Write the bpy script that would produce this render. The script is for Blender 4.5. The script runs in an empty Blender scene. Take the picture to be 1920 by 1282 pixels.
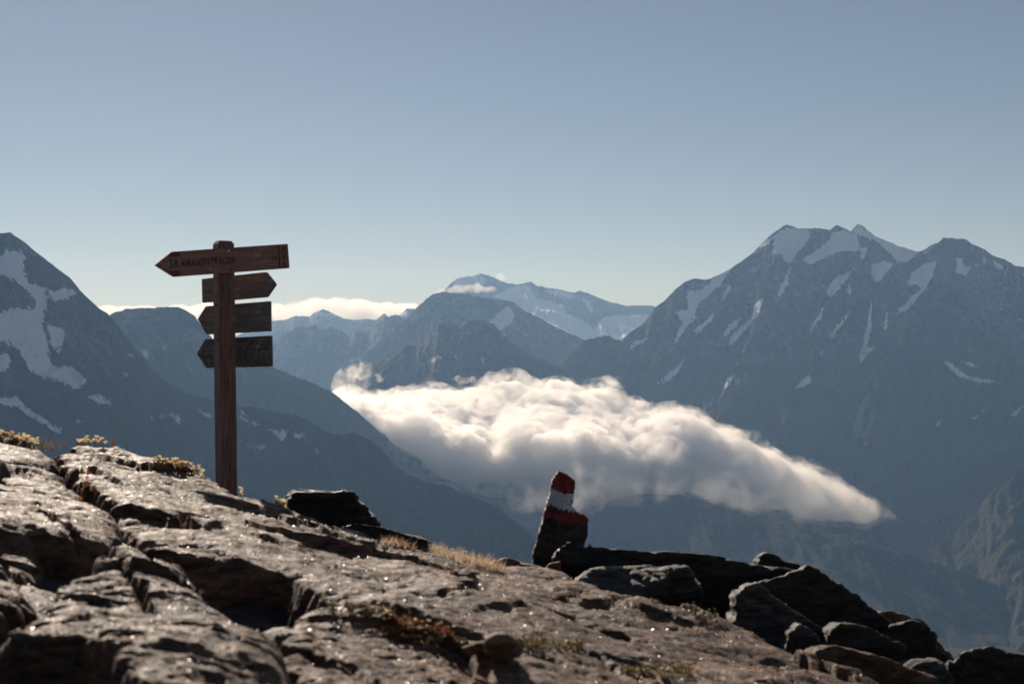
import bpy, bmesh, math, random
import numpy as np
from mathutils import Vector, Matrix

C = bpy.context
SC = C.scene
COL = SC.collection
R = math.radians

# ------------------------------------------------------------------ camera, sky, sun, exposure
F = 1920 * 50 / 36.0                      # photograph pixels per unit of tangent (50 mm lens, level camera)
cam_d = bpy.data.cameras.new('camera')
cam_d.lens = 50; cam_d.sensor_width = 36
cam_d.clip_start = 0.1; cam_d.clip_end = 90000
cam_d.dof.use_dof = True; cam_d.dof.focus_distance = 18.0; cam_d.dof.aperture_fstop = 6.8
cam = bpy.data.objects.new('camera', cam_d)
cam.rotation_euler = (R(90), 0, 0)
COL.objects.link(cam); SC.camera = cam

SUN_AZ, SUN_EL = -17.0, 26.0              # degrees left of the view axis, above the horizon
world = bpy.data.worlds.new('World'); SC.world = world; world.use_nodes = True
wn = world.node_tree
sky = wn.nodes.new('ShaderNodeTexSky'); sky.sky_type = 'NISHITA'; sky.sun_disc = False
sky.sun_elevation = R(SUN_EL); sky.sun_rotation = R(SUN_AZ)
sky.altitude = 2700; sky.air_density = 1.0; sky.dust_density = 0.6; sky.ozone_density = 1.5
wn.nodes['Background'].inputs[1].default_value = 0.0475
hs = wn.nodes.new('ShaderNodeHueSaturation'); hs.inputs['Saturation'].default_value = 0.75
wn.links.new(sky.outputs[0], hs.inputs['Color']); wn.links.new(hs.outputs[0], wn.nodes['Background'].inputs[0])

sun_dir = Vector((math.sin(R(SUN_AZ)) * math.cos(R(SUN_EL)), math.cos(R(SUN_AZ)) * math.cos(R(SUN_EL)), math.sin(R(SUN_EL))))
sl = bpy.data.lights.new('sun', 'SUN'); sl.energy = 5.0; sl.angle = R(0.5); sl.color = (1.0, 0.87, 0.74)
so = bpy.data.objects.new('sun', sl); so.rotation_euler = sun_dir.to_track_quat('Z', 'Y').to_euler()
COL.objects.link(so)

SC.view_settings.view_transform = 'Standard'; SC.view_settings.look = 'None'
SC.view_settings.exposure = 0.0; SC.view_settings.gamma = 1.0; SC.view_settings.use_curve_mapping = False
SC.render.engine = 'CYCLES'
SC.cycles.use_denoising = True
SC.cycles.max_bounces = 14; SC.cycles.diffuse_bounces = 3; SC.cycles.volume_bounces = 12; SC.cycles.transparent_max_bounces = 12
SC.cycles.volume_step_rate = 1.0; SC.cycles.volume_max_steps = 512
SC.cycles.sample_clamp_indirect = 8.0

# ------------------------------------------------------------------ numpy noise
def _h(ix, iy, iz, seed):
    n = (ix.astype(np.int64) * 374761393 + iy.astype(np.int64) * 668265263 + iz.astype(np.int64) * 2147483647 + seed * 974634541) & 0xFFFFFFFF
    n = ((n ^ (n >> 13)) * 1274126177) & 0xFFFFFFFF
    n = ((n ^ (n >> 16)) * 2246822519) & 0xFFFFFFFF
    return ((n ^ (n >> 15)) & 0xFFFFFF) / float(0xFFFFFF) * 2 - 1

def noise2(x, y, seed=0):
    x = np.asarray(x, float); y = np.asarray(y, float)
    ix = np.floor(x); iy = np.floor(y); fx = x - ix; fy = y - iy
    z = np.zeros_like(ix)
    def g(dx, dy):
        a = _h(ix + dx, iy + dy, z, seed) * math.pi
        return np.cos(a) * (fx - dx) + np.sin(a) * (fy - dy)
    u = fx * fx * fx * (fx * (fx * 6 - 15) + 10); v = fy * fy * fy * (fy * (fy * 6 - 15) + 10)
    a = g(0, 0); b = g(1, 0); c = g(0, 1); d = g(1, 1)
    return ((a + (b - a) * u) + ((c + (d - c) * u) - (a + (b - a) * u)) * v) * 1.5

def noise3(p, seed=0):
    i = np.floor(p); f = p - i
    u = f * f * (3 - 2 * f)
    def c(a, b, d): return _h(i[:, 0] + a, i[:, 1] + b, i[:, 2] + d, seed)
    def l(a, b, t): return a + (b - a) * t
    x00 = l(c(0, 0, 0), c(1, 0, 0), u[:, 0]); x10 = l(c(0, 1, 0), c(1, 1, 0), u[:, 0])
    x01 = l(c(0, 0, 1), c(1, 0, 1), u[:, 0]); x11 = l(c(0, 1, 1), c(1, 1, 1), u[:, 0])
    return l(l(x00, x10, u[:, 1]), l(x01, x11, u[:, 1]), u[:, 2])

def fbm2(x, y, oct=4, seed=0, gain=0.5, lac=2.03):
    s = 0; a = 1.0
    for k in range(oct):
        s = s + a * noise2(x, y, seed + k * 17); x = x * lac + 3.7; y = y * lac + 1.3; a *= gain
    return s

def ridged2(x, y, oct=4, seed=0, gain=0.5, lac=2.07):
    s = 0; a = 1.0; t = 0
    for k in range(oct):
        s = s + a * (1 - 2 * np.abs(noise2(x, y, seed + k * 23))); t += a
        x = x * lac + 5.1; y = y * lac + 2.9; a *= gain
    return s / t

def fbm3(p, oct=4, seed=0, gain=0.5, lac=2.03):
    s = 0; a = 1.0
    for k in range(oct):
        s = s + a * noise3(p, seed + k * 13); p = p * lac + 2.3; a *= gain
    return s

def sstep(a, b, x):
    t = np.clip((x - a) / (b - a), 0, 1); return t * t * (3 - 2 * t)

def poly_sd(x, y, poly):
    """signed distance to a polygon, positive inside"""
    P = np.array(poly, float); n = len(P)
    d = np.full(x.shape, 1e18); ins = np.zeros(x.shape, bool)
    for i in range(n):
        ax, ay = P[i]; bx, by = P[(i + 1) % n]
        ex, ey = bx - ax, by - ay; wx, wy = x - ax, y - ay
        t = np.clip((wx * ex + wy * ey) / (ex * ex + ey * ey + 1e-18), 0, 1)
        d = np.minimum(d, (wx - ex * t) ** 2 + (wy - ey * t) ** 2)
        c = ((ay <= y) & (by > y)) | ((by <= y) & (ay > y))
        if abs(ey) > 1e-15:
            ins ^= c & (x < ax + (y - ay) / ey * ex)
    d = np.sqrt(d)
    return np.where(ins, d, -d)

# ------------------------------------------------------------------ object helpers
def tag(o, label=None, cat=None, group=None, kind=None):
    if label: o['label'] = label
    if cat: o['category'] = cat
    if group: o['group'] = group
    if kind: o['kind'] = kind
    return o

def mesh_np(name, V, Fa, mat, parent=None, smooth=True, attrs=None):
    me = bpy.data.meshes.new(name)
    V = np.asarray(V, np.float32); Fa = np.asarray(Fa, np.int32)
    k = Fa.shape[1]
    me.vertices.add(len(V)); me.vertices.foreach_set('co', V.ravel())
    me.loops.add(Fa.size); me.loops.foreach_set('vertex_index', Fa.ravel())
    me.polygons.add(len(Fa)); me.polygons.foreach_set('loop_start', np.arange(0, Fa.size, k, dtype=np.int32))
    if smooth: me.polygons.foreach_set('use_smooth', np.ones(len(Fa), bool))
    for an, av in (attrs or {}).items():
        a = me.attributes.new(an, 'FLOAT', 'POINT'); a.data.foreach_set('value', np.asarray(av, np.float32))
    me.update(calc_edges=True); me.validate()
    if mat: me.materials.append(mat)
    o = bpy.data.objects.new(name, me); COL.objects.link(o)
    if parent: o.parent = parent
    return o

def obj_bm(name, bm, mat, parent=None, smooth=False):
    bmesh.ops.recalc_face_normals(bm, faces=bm.faces)
    me = bpy.data.meshes.new(name); bm.to_mesh(me); bm.free()
    if mat: me.materials.append(mat)
    if smooth:
        for p in me.polygons: p.use_smooth = True
    o = bpy.data.objects.new(name, me); COL.objects.link(o)
    if parent: o.parent = parent
    return o

def grid_faces(nu, nv):
    i = np.arange(nu - 1)[:, None] * nv + np.arange(nv - 1)[None, :]
    return np.stack([i, i + nv, i + nv + 1, i + 1], -1).reshape(-1, 4)

def W(px, py, d):
    return Vector(((px - 960) / F * d, d, (641 - py) / F * d))

# ------------------------------------------------------------------ material helpers
def new_mat(name):
    m = bpy.data.materials.new(name); m.use_nodes = True
    return m, m.node_tree, m.node_tree.nodes['Principled BSDF']

class N:
    """tiny node-graph helper"""
    def __init__(s, nt): s.nt = nt
    def add(s, t, **kw):
        n = s.nt.nodes.new(t)
        for k, v in kw.items(): setattr(n, k, v)
        return n
    def put(s, sock, v):
        if isinstance(v, bpy.types.NodeSocket): s.nt.links.new(v, sock)
        else: sock.default_value = v
    def noise(s, vec, scale, detail=4, rough=0.5, dist=0.0, out=0):
        n = s.add('ShaderNodeTexNoise'); s.put(n.inputs['Vector'], vec)
        n.inputs['Scale'].default_value = scale; n.inputs['Detail'].default_value = detail
        n.inputs['Roughness'].default_value = rough; n.inputs['Distortion'].default_value = dist
        return n.outputs[out]
    def vor(s, vec, scale, feature='F1', out='Distance'):
        n = s.add('ShaderNodeTexVoronoi', feature=feature); s.put(n.inputs['Vector'], vec)
        n.inputs['Scale'].default_value = scale
        return n.outputs[out]
    def math(s, op, a, b=0.0, c=None, clamp=False):
        n = s.add('ShaderNodeMath', operation=op, use_clamp=clamp); s.put(n.inputs[0], a); s.put(n.inputs[1], b)
        if c is not None: s.put(n.inputs[2], c)
        return n.outputs[0]
    def ramp(s, f, stops, interp='LINEAR'):
        n = s.add('ShaderNodeValToRGB'); n.color_ramp.interpolation = interp
        e = n.color_ramp.elements
        while len(e) < len(stops): e.new(0.5)
        for k, (p, c) in enumerate(stops):
            e[k].position = p; e[k].color = (c if len(c) == 4 else (*c, 1)) if isinstance(c, tuple) else (c, c, c, 1)
        s.put(n.inputs[0], f)
        return n.outputs[0]
    def mix(s, f, a, b, mode='MIX'):
        n = s.add('ShaderNodeMix', data_type='RGBA', blend_type=mode)
        s.put(n.inputs[0], f)
        s.put(n.inputs[6], a if not isinstance(a, tuple) or len(a) == 4 else (*a, 1))
        s.put(n.inputs[7], b if not isinstance(b, tuple) or len(b) == 4 else (*b, 1))
        return n.outputs[2]
    def remap(s, v, a, b, c=0.0, d=1.0):
        n = s.add('ShaderNodeMapRange'); s.put(n.inputs[0], v)
        for k, x in zip((1, 2, 3, 4), (a, b, c, d)): s.put(n.inputs[k], x)
        return n.outputs[0]
    def coord(s, out='Object'): return s.add('ShaderNodeTexCoord').outputs[out]
    def pos(s): return s.add('ShaderNodeNewGeometry').outputs['Position']
    def scale(s, v, sc):
        n = s.add('ShaderNodeMapping'); s.put(n.inputs[0], v); n.inputs['Scale'].default_value = sc
        return n.outputs[0]
    def attr(s, name): return s.add('ShaderNodeAttribute', attribute_name=name).outputs['Fac']
    def bump(s, h, strength, dist):
        n = s.add('ShaderNodeBump'); n.inputs['Strength'].default_value = strength
        n.inputs['Distance'].default_value = dist; s.put(n.inputs['Height'], h)
        return n.outputs[0]

def mountain_mat(name, rock=(0.18, 0.172, 0.168), grass=(0.07, 0.075, 0.04), grass_z=(-150.0, 120.0), freq=1.0, snowy=True):
    m, nt, b = new_mat(name); g = N(nt)
    p = g.pos()
    n1 = g.noise(p, 0.004 * freq, 8, 0.62); n2 = g.noise(g.scale(p, (1, 1, 0.22)), 0.03 * freq, 10, 0.7)
    rc = g.mix(g.ramp(n1, [(0.42, 0.0), (0.58, 1.0)]), tuple(c * 0.5 for c in rock), tuple(c * 1.45 for c in rock))
    rc = g.mix(g.ramp(n2, [(0.38, 0.25), (0.60, 1.0)]), (0.03, 0.03, 0.03), rc)
    z = g.add('ShaderNodeSeparateXYZ'); nt.links.new(p, z.inputs[0])
    gz = g.math('ADD', z.outputs[2], g.math('MULTIPLY', g.math('SUBTRACT', n1, 0.5), 500.0))
    gf = g.remap(gz, grass_z[0], grass_z[1], 1.0, 0.0)
    col = g.mix(gf, rc, g.mix(n2, tuple(c * 0.6 for c in grass), tuple(c * 1.5 for c in grass)))
    pale = g.attr('pale'); pf = g.math('ADD', pale, g.math('MULTIPLY', g.math('SUBTRACT', g.noise(g.scale(p, (1, 1, .3)), 0.03, 6, .7), 0.5), 1.6))
    col = g.mix(g.remap(pf, 0.42, 0.56), col, (0.30, 0.255, 0.21))  # pale rock of the ribs, sunlight on them put into the colour
    sn = g.attr('snow'); sf = g.math('ADD', g.math('MULTIPLY_ADD', sn, 1.6, -0.36), g.math('ADD', g.math('MULTIPLY', g.math('SUBTRACT', g.noise(p, 0.014 * freq, 12, 0.75), 0.5), 2.2), g.math('MULTIPLY', g.math('SUBTRACT', g.noise(g.scale(p, (1, 1, 0.28)), 0.06 * freq, 10, 0.75), 0.5), 3.0)))
    sm = g.remap(sf, 0.44, 0.50)
    if snowy: col = g.mix(sm, col, (0.92, 0.92, 0.93))
    nt.links.new(col, b.inputs['Base Color']); b.inputs['Roughness'].default_value = 0.95
    b.inputs['Specular IOR Level'].default_value = 0.15
    h = g.math('ADD', g.noise(p, 0.012 * freq, 12, 0.68), g.math('MULTIPLY', n2, 0.6))
    bo = g.bump(h, 0.8, 60.0 / freq); nt.links.new(bo, b.inputs['Normal'])
    if snowy: nt.links.new(g.math('MULTIPLY_ADD', sm, -0.75, 1.0), bo.node.inputs['Strength'])
    return m

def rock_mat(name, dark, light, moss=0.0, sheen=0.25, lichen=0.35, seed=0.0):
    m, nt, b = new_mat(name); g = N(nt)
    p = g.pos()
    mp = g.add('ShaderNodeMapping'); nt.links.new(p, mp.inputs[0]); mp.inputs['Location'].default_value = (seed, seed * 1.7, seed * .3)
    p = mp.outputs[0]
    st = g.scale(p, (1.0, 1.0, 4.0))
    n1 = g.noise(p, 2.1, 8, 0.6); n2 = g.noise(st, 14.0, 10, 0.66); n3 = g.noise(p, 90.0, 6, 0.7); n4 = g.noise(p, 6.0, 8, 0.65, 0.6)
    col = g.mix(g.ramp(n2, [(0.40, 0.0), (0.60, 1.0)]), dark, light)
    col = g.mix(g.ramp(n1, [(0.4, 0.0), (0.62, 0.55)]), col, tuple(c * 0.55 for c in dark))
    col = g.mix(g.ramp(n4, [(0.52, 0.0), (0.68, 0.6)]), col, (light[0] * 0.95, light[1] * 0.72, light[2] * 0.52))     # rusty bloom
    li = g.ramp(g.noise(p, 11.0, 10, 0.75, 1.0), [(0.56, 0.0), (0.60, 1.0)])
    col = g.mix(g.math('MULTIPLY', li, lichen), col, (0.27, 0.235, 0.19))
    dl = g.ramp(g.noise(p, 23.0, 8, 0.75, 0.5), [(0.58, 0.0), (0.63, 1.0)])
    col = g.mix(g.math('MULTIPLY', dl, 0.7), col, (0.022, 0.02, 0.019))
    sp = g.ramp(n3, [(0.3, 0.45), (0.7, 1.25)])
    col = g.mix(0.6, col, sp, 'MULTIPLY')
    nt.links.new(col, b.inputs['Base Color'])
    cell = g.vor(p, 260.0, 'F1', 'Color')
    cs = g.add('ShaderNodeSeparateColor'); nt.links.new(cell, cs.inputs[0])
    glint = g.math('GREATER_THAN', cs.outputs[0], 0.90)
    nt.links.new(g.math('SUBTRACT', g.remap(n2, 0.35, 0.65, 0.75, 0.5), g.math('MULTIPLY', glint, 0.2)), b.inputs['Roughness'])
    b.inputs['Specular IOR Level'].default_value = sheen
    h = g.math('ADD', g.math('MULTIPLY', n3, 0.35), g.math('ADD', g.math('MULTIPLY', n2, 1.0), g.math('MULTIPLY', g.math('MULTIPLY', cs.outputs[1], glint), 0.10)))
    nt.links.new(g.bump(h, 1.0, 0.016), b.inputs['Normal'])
    return m

# ------------------------------------------------------------------ mountains
def poly_mask(px, py, polys, soft=4.0):
    out = np.zeros(px.shape)
    for P in polys:
        P = np.array(P, float)
        x0, y0 = P.min(0) - 2 * soft; x1, y1 = P.max(0) + 2 * soft
        sel = (px > x0) & (px < x1) & (py > y0) & (py < y1)
        if sel.any():
            sd = poly_sd(px[sel], py[sel], P)
            out[sel] = np.maximum(out[sel], np.clip(0.5 + sd / (2 * soft), 0, 1))
    return out

def zpoly(P, ox, oy, k): return [(ox + k * a, oy + k * b) for a, b in P]

def mountain(name, label, crest, mat, nu, nv, front, back, slope, drop, fall=(0.0, -1.0), spur=(260.0, 0.16), jag=3.0,
             snow=(), pale=(), seed=1, snowline=None, nback=14, ribs=(), soft=5.0, stretch=4.0, streaks=None):
    crest = np.array([c if len(c) == 3 else (*c, crest[0][2]) for c in crest], float)
    px = np.linspace(crest[0, 0], crest[-1, 0], nu)
    py = np.interp(px, crest[:, 0], crest[:, 1]); d = np.interp(px, crest[:, 0], crest[:, 2])
    xw0 = (px - 960) / F * d
    jn = ridged2(xw0 / 170.0, xw0 * 0 + seed, 5, seed, 0.6) * 0.7 + np.abs(fbm2(xw0 / 60.0, xw0 * 0 + seed * 3.1, 4, seed + 5)) * 0.8 - 0.35
    py = py - jn * jag
    x = (px - 960) / F * d; z = (641 - py) / F * d
    s = np.concatenate([-back * np.linspace(1, 0, nback, endpoint=False) ** 1.5, front * np.linspace(0, 1, nv) ** 1.35])
    fl = math.hypot(*fall); fx, fy = fall[0] / fl, fall[1] / fl
    U, S = np.meshgrid(np.arange(nu), s, indexing='ij')
    X0 = x[:, None] + 0 * S; Y0 = d[:, None] + 0 * S; Z0 = z[:, None] + 0 * S
    Sp = np.maximum(S, 0); Sm = np.maximum(-S, 0)
    X = X0 + fx * Sp - fx * Sm * 0.5; Y = Y0 + fy * Sp - fy * Sm
    H = drop * (1 - np.exp(-Sp * slope / drop)) + Sm * 0.55
    # spurs and gullies: ridged across the fall line, stretched along it
    wl, am = spur
    across = X * (-fy) + Y * fx
    along = S
    warp = fbm2(across / (wl * 1.7), along / (wl * 2.2), 3, seed + 40) * 0.55
    rid = ridged2(across / wl + warp, along / (wl * stretch) + seed, 5, seed + 7, 0.52)
    rid2 = ridged2(across / (wl * 0.32) + warp * 2, along / (wl * 1.1), 5, seed + 90, 0.6)
    A = am * wl * 2.0 * (1 - np.exp(-np.abs(S) / (wl * 0.9)))
    Z = Z0 - H + A * (rid - 0.45) + A * 0.70 * (rid2 - 0.3)
    Z += fbm2(X / 40.0, Y / 40.0, 3, seed + 60) * 5.0 * (1 - np.exp(-np.abs(S) / 60.0))
    PX = 960 + F * X / Y; PY = 641 - F * Z / Y
    for (P, hgt, sf) in ribs:                       # hand-placed buttresses standing proud of the face
        m_ = poly_mask(PX.ravel(), PY.ravel(), [P], sf).reshape(PX.shape)
        k = m_ * (0.6 + 0.4 * ridged2(across / 45.0, along / 160.0, 3, seed + 3))
        X = X - 0.30 * hgt * k; Y = Y - hgt * k; Z = Z + 0.25 * hgt * k
    PX = 960 + F * X / Y; PY = 641 - F * Z / Y
    sn = poly_mask(PX.ravel(), PY.ravel(), snow, soft) if len(snow) else np.zeros(X.size)
    if streaks: sn = np.maximum(sn, streaks[2] * sstep(streaks[0], streaks[1], Z.ravel()))
    if snowline is not None:
        zz = Z.ravel(); sl_ = sstep(snowline[0], snowline[1], zz) * (0.75 - 0.55 * np.clip(rid2.ravel(), 0, 1))
        sn = np.maximum(sn, sl_)
    pl = poly_mask(PX.ravel(), PY.ravel(), pale, 4.0) if len(pale) else np.zeros(X.size)
    V = np.stack([X, Y, Z], -1).reshape(-1, 3)
    o = mesh_np(name, V, grid_faces(nu, len(s)), mat, attrs={'snow': sn, 'pale': pl})
    return tag(o, label, None, None, 'structure')

MT = mountain_mat('mountain_rock')
MT_far = mountain_mat('mountain_rock_far', grass_z=(-2000., -1500.), freq=0.7)
MT_green = mountain_mat('green_mountain', rock=(0.07, 0.06, 0.045), grass=(0.04, 0.042, 0.02), grass_z=(600., 900.), freq=1.6, snowy=False)

MT_forest_shade = mountain_mat('forest_shade', rock=(0.06, 0.06, 0.05), grass=(0.03, 0.034, 0.018), grass_z=(900., 1200.), snowy=False)  # forest green kept very dark, valley shade put into the colour

# near left mountain and the spur that falls away from it to the right
k1 = 480 / 1399.0
snow_left = [zpoly(P, 0, 400, k1) for P in (
    [(-60, 300), (30, 205), (110, 205), (135, 235), (125, 320), (160, 380), (255, 405), (250, 520), (235, 620), (260, 700), (270, 800), (320, 850), (370, 830), (480, 905), (430, 960), (320, 920), (240, 900), (160, 860), (110, 760), (40, 700), (-60, 690), (-60, 560), (60, 520), (190, 520), (200, 470), (90, 370)],
    [(250, 420), (350, 412), (415, 430), (370, 462), (290, 475)], [(250, 600), (345, 620), (345, 690), (322, 755), (270, 700)],
    [(-60, 870), (-60, 760), (50, 760), (60, 830), (10, 870)],
    [(-60, 1005), (80, 1005), (140, 1055), (270, 1145), (335, 1192), (310, 1200), (200, 1130), (100, 1055), (-60, 1035)],
    [(480, 995), (550, 990), (610, 1040), (590, 1055)], [(400, 1120), (460, 1135), (420, 1145)], [(670, 768), (720, 780), (690, 790)], [(672, 855), (700, 885), (680, 885)],
    [(280, 985), (325, 990), (300, 1000)], [(800, 1090), (850, 1130), (830, 1125)], [(930, 1095), (985, 1110), (985, 1155), (960, 1130)], [(870, 1100), (895, 1105), (880, 1115)])]
k2 = 300 / 1282.0
snow_left += [zpoly(P, 370, 680, k2) for P in (
    [(540, 520), (600, 520), (650, 550), (730, 545), (690, 615), (620, 580)], [(765, 565), (830, 565), (855, 595), (790, 595)],
    [(340, 420), (400, 440), (420, 485), (350, 450)], [(430, 460), (515, 495), (480, 510), (430, 485)], [(345, 385), (380, 400), (400, 425), (360, 405)],
    [(405, 650), (450, 670), (540, 675), (520, 690), (430, 680)], [(930, 680), (970, 660), (960, 700)], [(0, 355), (130, 430), (100, 440), (0, 390)])]
mountain('mountain', 'dark near mountain at the left edge with broad shaded snowfields', [
    (-420, 640, 4300), (-250, 540, 4350), (-100, 470, 4400), (-30, 443, 4450), (0, 438, 4450), (20, 437, 4460), (45, 455), (75, 479), (100, 498), (130, 520), (150, 545), (162, 558), (185, 577), (206, 592), (230, 622), (254, 654),
    (291, 700), (350, 738), (430, 757), (500, 768), (555, 779), (581, 789), (613, 812), (640, 816), (662, 812), (680, 819), (707, 834), (736, 866), (762, 891), (800, 903), (836, 910), (862, 922),
    (894, 935), (930, 949), (955, 972), (985, 992), (1010, 1012), (1060, 1040), (1120, 1075), (1200, 1110)] if False else
    [(-420, 640, 4300), (-250, 540, 4350), (-100, 470, 4400), (0, 438, 4450), (20, 437, 4460), (45, 455, 4470), (75, 479, 4480), (100, 498, 4490), (130, 520, 4500), (150, 545, 4510), (162, 558, 4515), (185, 577, 4525),
     (206, 592, 4540), (230, 622, 4550), (254, 654, 4560), (291, 700, 4600), (350, 738, 4650), (430, 757, 4700), (500, 768, 4700), (555, 779, 4700), (581, 789, 4700), (613, 812, 4690), (640, 816, 4670), (662, 812, 4650), (680, 819, 4640),
     (707, 834, 4620), (736, 866, 4600), (762, 891, 4580), (800, 903, 4550), (836, 910, 4500), (862, 922, 4450), (894, 935, 4400), (930, 949, 4350), (955, 972, 4300), (985, 992, 4250), (1010, 1012, 4200), (1060, 1045, 4100), (1120, 1085, 4000), (1200, 1140, 3900)],
    MT, 620, 260, 2600, 1500, 0.80, 1100, fall=(0.22, -1.0), spur=(260.0, 0.16), jag=3.4, snow=snow_left, streaks=(-200.0, 250.0, 0.17), seed=3, soft=9.0)

# flat-topped ridge behind the signpost
mountain('mountain', 'flat-topped ridge behind the signpost falling to the right in front of the cloud', [
    (100, 640, 6300), (190, 606, 6300), (212, 589, 6300), (235, 581, 6300), (262, 578, 6300), (300, 577, 6300), (335, 576, 6300), (350, 583, 6300), (365, 594, 6300), (385, 620, 6320), (410, 650, 6340), (450, 672, 6360), (490, 684, 6380), (510, 688, 6400), (545, 703, 6400),
    (575, 714, 6400), (600, 726, 6400), (622, 735, 6400), (650, 756, 6400), (685, 786, 6400), (710, 806, 6400), (740, 834, 6400), (770, 850, 6400), (790, 863, 6400), (815, 885, 6400), (850, 903, 6400), (900, 925, 6400), (960, 955, 6350), (1010, 985, 6300), (1100, 1030, 6200), (1200, 1090, 6000)],
    MT, 520, 180, 2600, 1600, 0.8, 1100, fall=(0.25, -1.0), spur=(260.0, 0.16), jag=3.4, seed=11,
    snow=[[(264, 655), (274, 655), (278, 668), (270, 668)], [(345, 752), (400, 782), (398, 786), (350, 760)], [(305, 651), (310, 652), (309, 655)]])
mountain('mountain', 'low hazy spur emerging under the left end of the valley cloud', [
    (700, 850, 7000), (760, 858, 7000), (800, 867, 7000), (835, 873, 7000), (870, 882, 7000), (905, 890, 7000), (930, 903, 7000), (955, 921, 7000), (985, 934, 7000), (1020, 950, 6950), (1080, 975, 6900), (1200, 1030, 6800)],
    MT, 220, 90, 2000, 600, 0.7, 900, fall=(0.2, -1.0), spur=(260.0, 0.11), jag=1.6, seed=19)

# right massif
k5 = 740 / 1920.0
snow_right = [zpoly(P, 1180, 400, k5) for P in (
    [(700, 110), (760, 62), (870, 82), (880, 115), (830, 180), (790, 240), (770, 245), (745, 200), (700, 200)],
    [(848, 235), (860, 212), (970, 140), (980, 100), (1040, 78), (1105, 105), (1128, 180), (1000, 190), (930, 230), (880, 246)],
    [(1078, 90), (1115, 50), (1190, 110), (1330, 155), (1410, 192), (1345, 237), (1310, 237), (1210, 140)],
    [(958, 385), (1000, 310), (1092, 274), (1050, 332), (980, 415)], [(1050, 365), (1080, 375), (1078, 395), (1055, 385)],
    [(1172, 290), (1190, 240), (1250, 228), (1288, 245), (1218, 332), (1192, 325)],
    [(1350, 350), (1370, 288), (1440, 240), (1495, 238), (1472, 312), (1430, 382), (1350, 467), (1292, 502), (1310, 460), (1415, 370), (1400, 345)],
    [(1588, 295), (1593, 218), (1615, 218), (1630, 255), (1664, 264), (1640, 302)],
    [(275, 412), (290, 375), (350, 375), (400, 325), (505, 258), (445, 345), (345, 432), (300, 525), (200, 675), (255, 525), (222, 478), (290, 462)],
    [(440, 432), (490, 338), (498, 360), (450, 434)], [(478, 643), (498, 590), (598, 500), (610, 438), (652, 410), (632, 492), (570, 562), (502, 638)],
    [(455, 585), (490, 538), (545, 502), (522, 548), (465, 602)], [(308, 574), (424, 472), (402, 522), (330, 592)],
    [(876, 612), (888, 540), (948, 448), (934, 500), (892, 562)], [(966, 606), (1038, 508), (1082, 473), (1052, 522), (985, 607)],
    [(1112, 724), (1136, 640), (1166, 470), (1182, 412), (1178, 560), (1158, 650), (1192, 643), (1142, 724)],
    [(1236, 565), (1248, 478), (1262, 478), (1252, 562)], [(715, 405), (768, 280), (792, 248), (772, 342), (738, 402)], [(1126, 222), (1126, 165), (1158, 165), (1142, 222)],
    [(1522, 716), (1552, 748), (1598, 794), (1690, 824), (1784, 818), (1730, 806), (1650, 792), (1600, 756), (1560, 724)], [(1600, 716), (1660, 724), (1720, 752), (1660, 744)],
    [(440, 858), (510, 770), (598, 560), (592, 602), (532, 722), (490, 838)], [(140, 826), (272, 704), (232, 782), (170, 826)], [(800, 852), (872, 786), (882, 822), (830, 853)],
    [(0, 662), (20, 628), (102, 598), (62, 632), (0, 660)], [(640, 160), (700, 110), (680, 150)], [(1720, 220), (1735, 210), (1725, 265)], [(1770, 230), (1820, 260), (1810, 275), (1775, 250)],
    [(1820, 290), (1840, 270), (1830, 295)], [(560, 300), (575, 265), (565, 300)], [(590, 285), (610, 240), (605, 280)], [(1660, 1000), (1745, 942), (1680, 1002)], [(1430, 190), (1490, 150), (1480, 165), (1440, 195)],
    [(1480, 1030), (1520, 1000), (1500, 1035)], [(1850, 980), (1915, 930), (1880, 985)], [(330, 960), (400, 900), (440, 850), (400, 920), (360, 965)], [(300, 480), (330, 470), (310, 540)], [(920, 690), (940, 650), (935, 690)])]
ribs_right = [zpoly(P, 1120, 700, 600 / 1920.) for P in (
    [(1530, 350), (1555, 240), (1600, 130), (1640, 100), (1615, 190), (1590, 260), (1575, 385), (1545, 372)],
    [(1590, 385), (1625, 290), (1650, 210), (1670, 205), (1655, 300), (1630, 360), (1620, 445), (1602, 440)],
    [(1650, 90), (1680, 30), (1690, 40), (1660, 110)])]
mountain('mountain', 'high rocky massif on the right with glaciers under its summit ridge', [
    (1040, 690, 8600), (1095, 640, 8600), (1118, 634, 8600), (1142, 629, 8600), (1152, 636, 8600), (1165, 640, 8600), (1182, 624, 8600), (1200, 612, 8600), (1212, 600, 8600), (1226, 580, 8600), (1240, 568, 8600), (1262, 548, 8600), (1282, 530, 8600), (1300, 522, 8600), (1328, 525, 8600), (1352, 513, 8600),
    (1376, 500, 8600), (1400, 483, 8600), (1415, 471, 8600), (1440, 446, 8600), (1460, 430, 8600), (1476, 422, 8600), (1498, 429, 8600), (1548, 430, 8600), (1556, 432, 8600), (1570, 422, 8600), (1582, 428, 8600), (1594, 435, 8600), (1609, 420, 8600), (1622, 429, 8600), (1640, 443, 8600),
    (1680, 460, 8600), (1722, 474, 8600), (1742, 462, 8600), (1757, 456, 8600), (1770, 446, 8600), (1790, 447, 8600), (1812, 450, 8600), (1825, 460, 8600), (1846, 468, 8600), (1862, 481, 8600), (1886, 488, 8600), (1905, 500, 8600), (1922, 501, 8600), (2000, 520, 8600), (2200, 560, 8600), (2500, 640, 8600)],
    MT, 760, 280, 2500, 2200, 1.2, 1900, fall=(-0.42, -1.0), spur=(330.0, 0.22), jag=3.6, snow=snow_right, pale=ribs_right, ribs=[(P, 60.0, 5.0) for P in ribs_right], seed=27, streaks=(-250.0, 350.0, 0.24))
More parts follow.
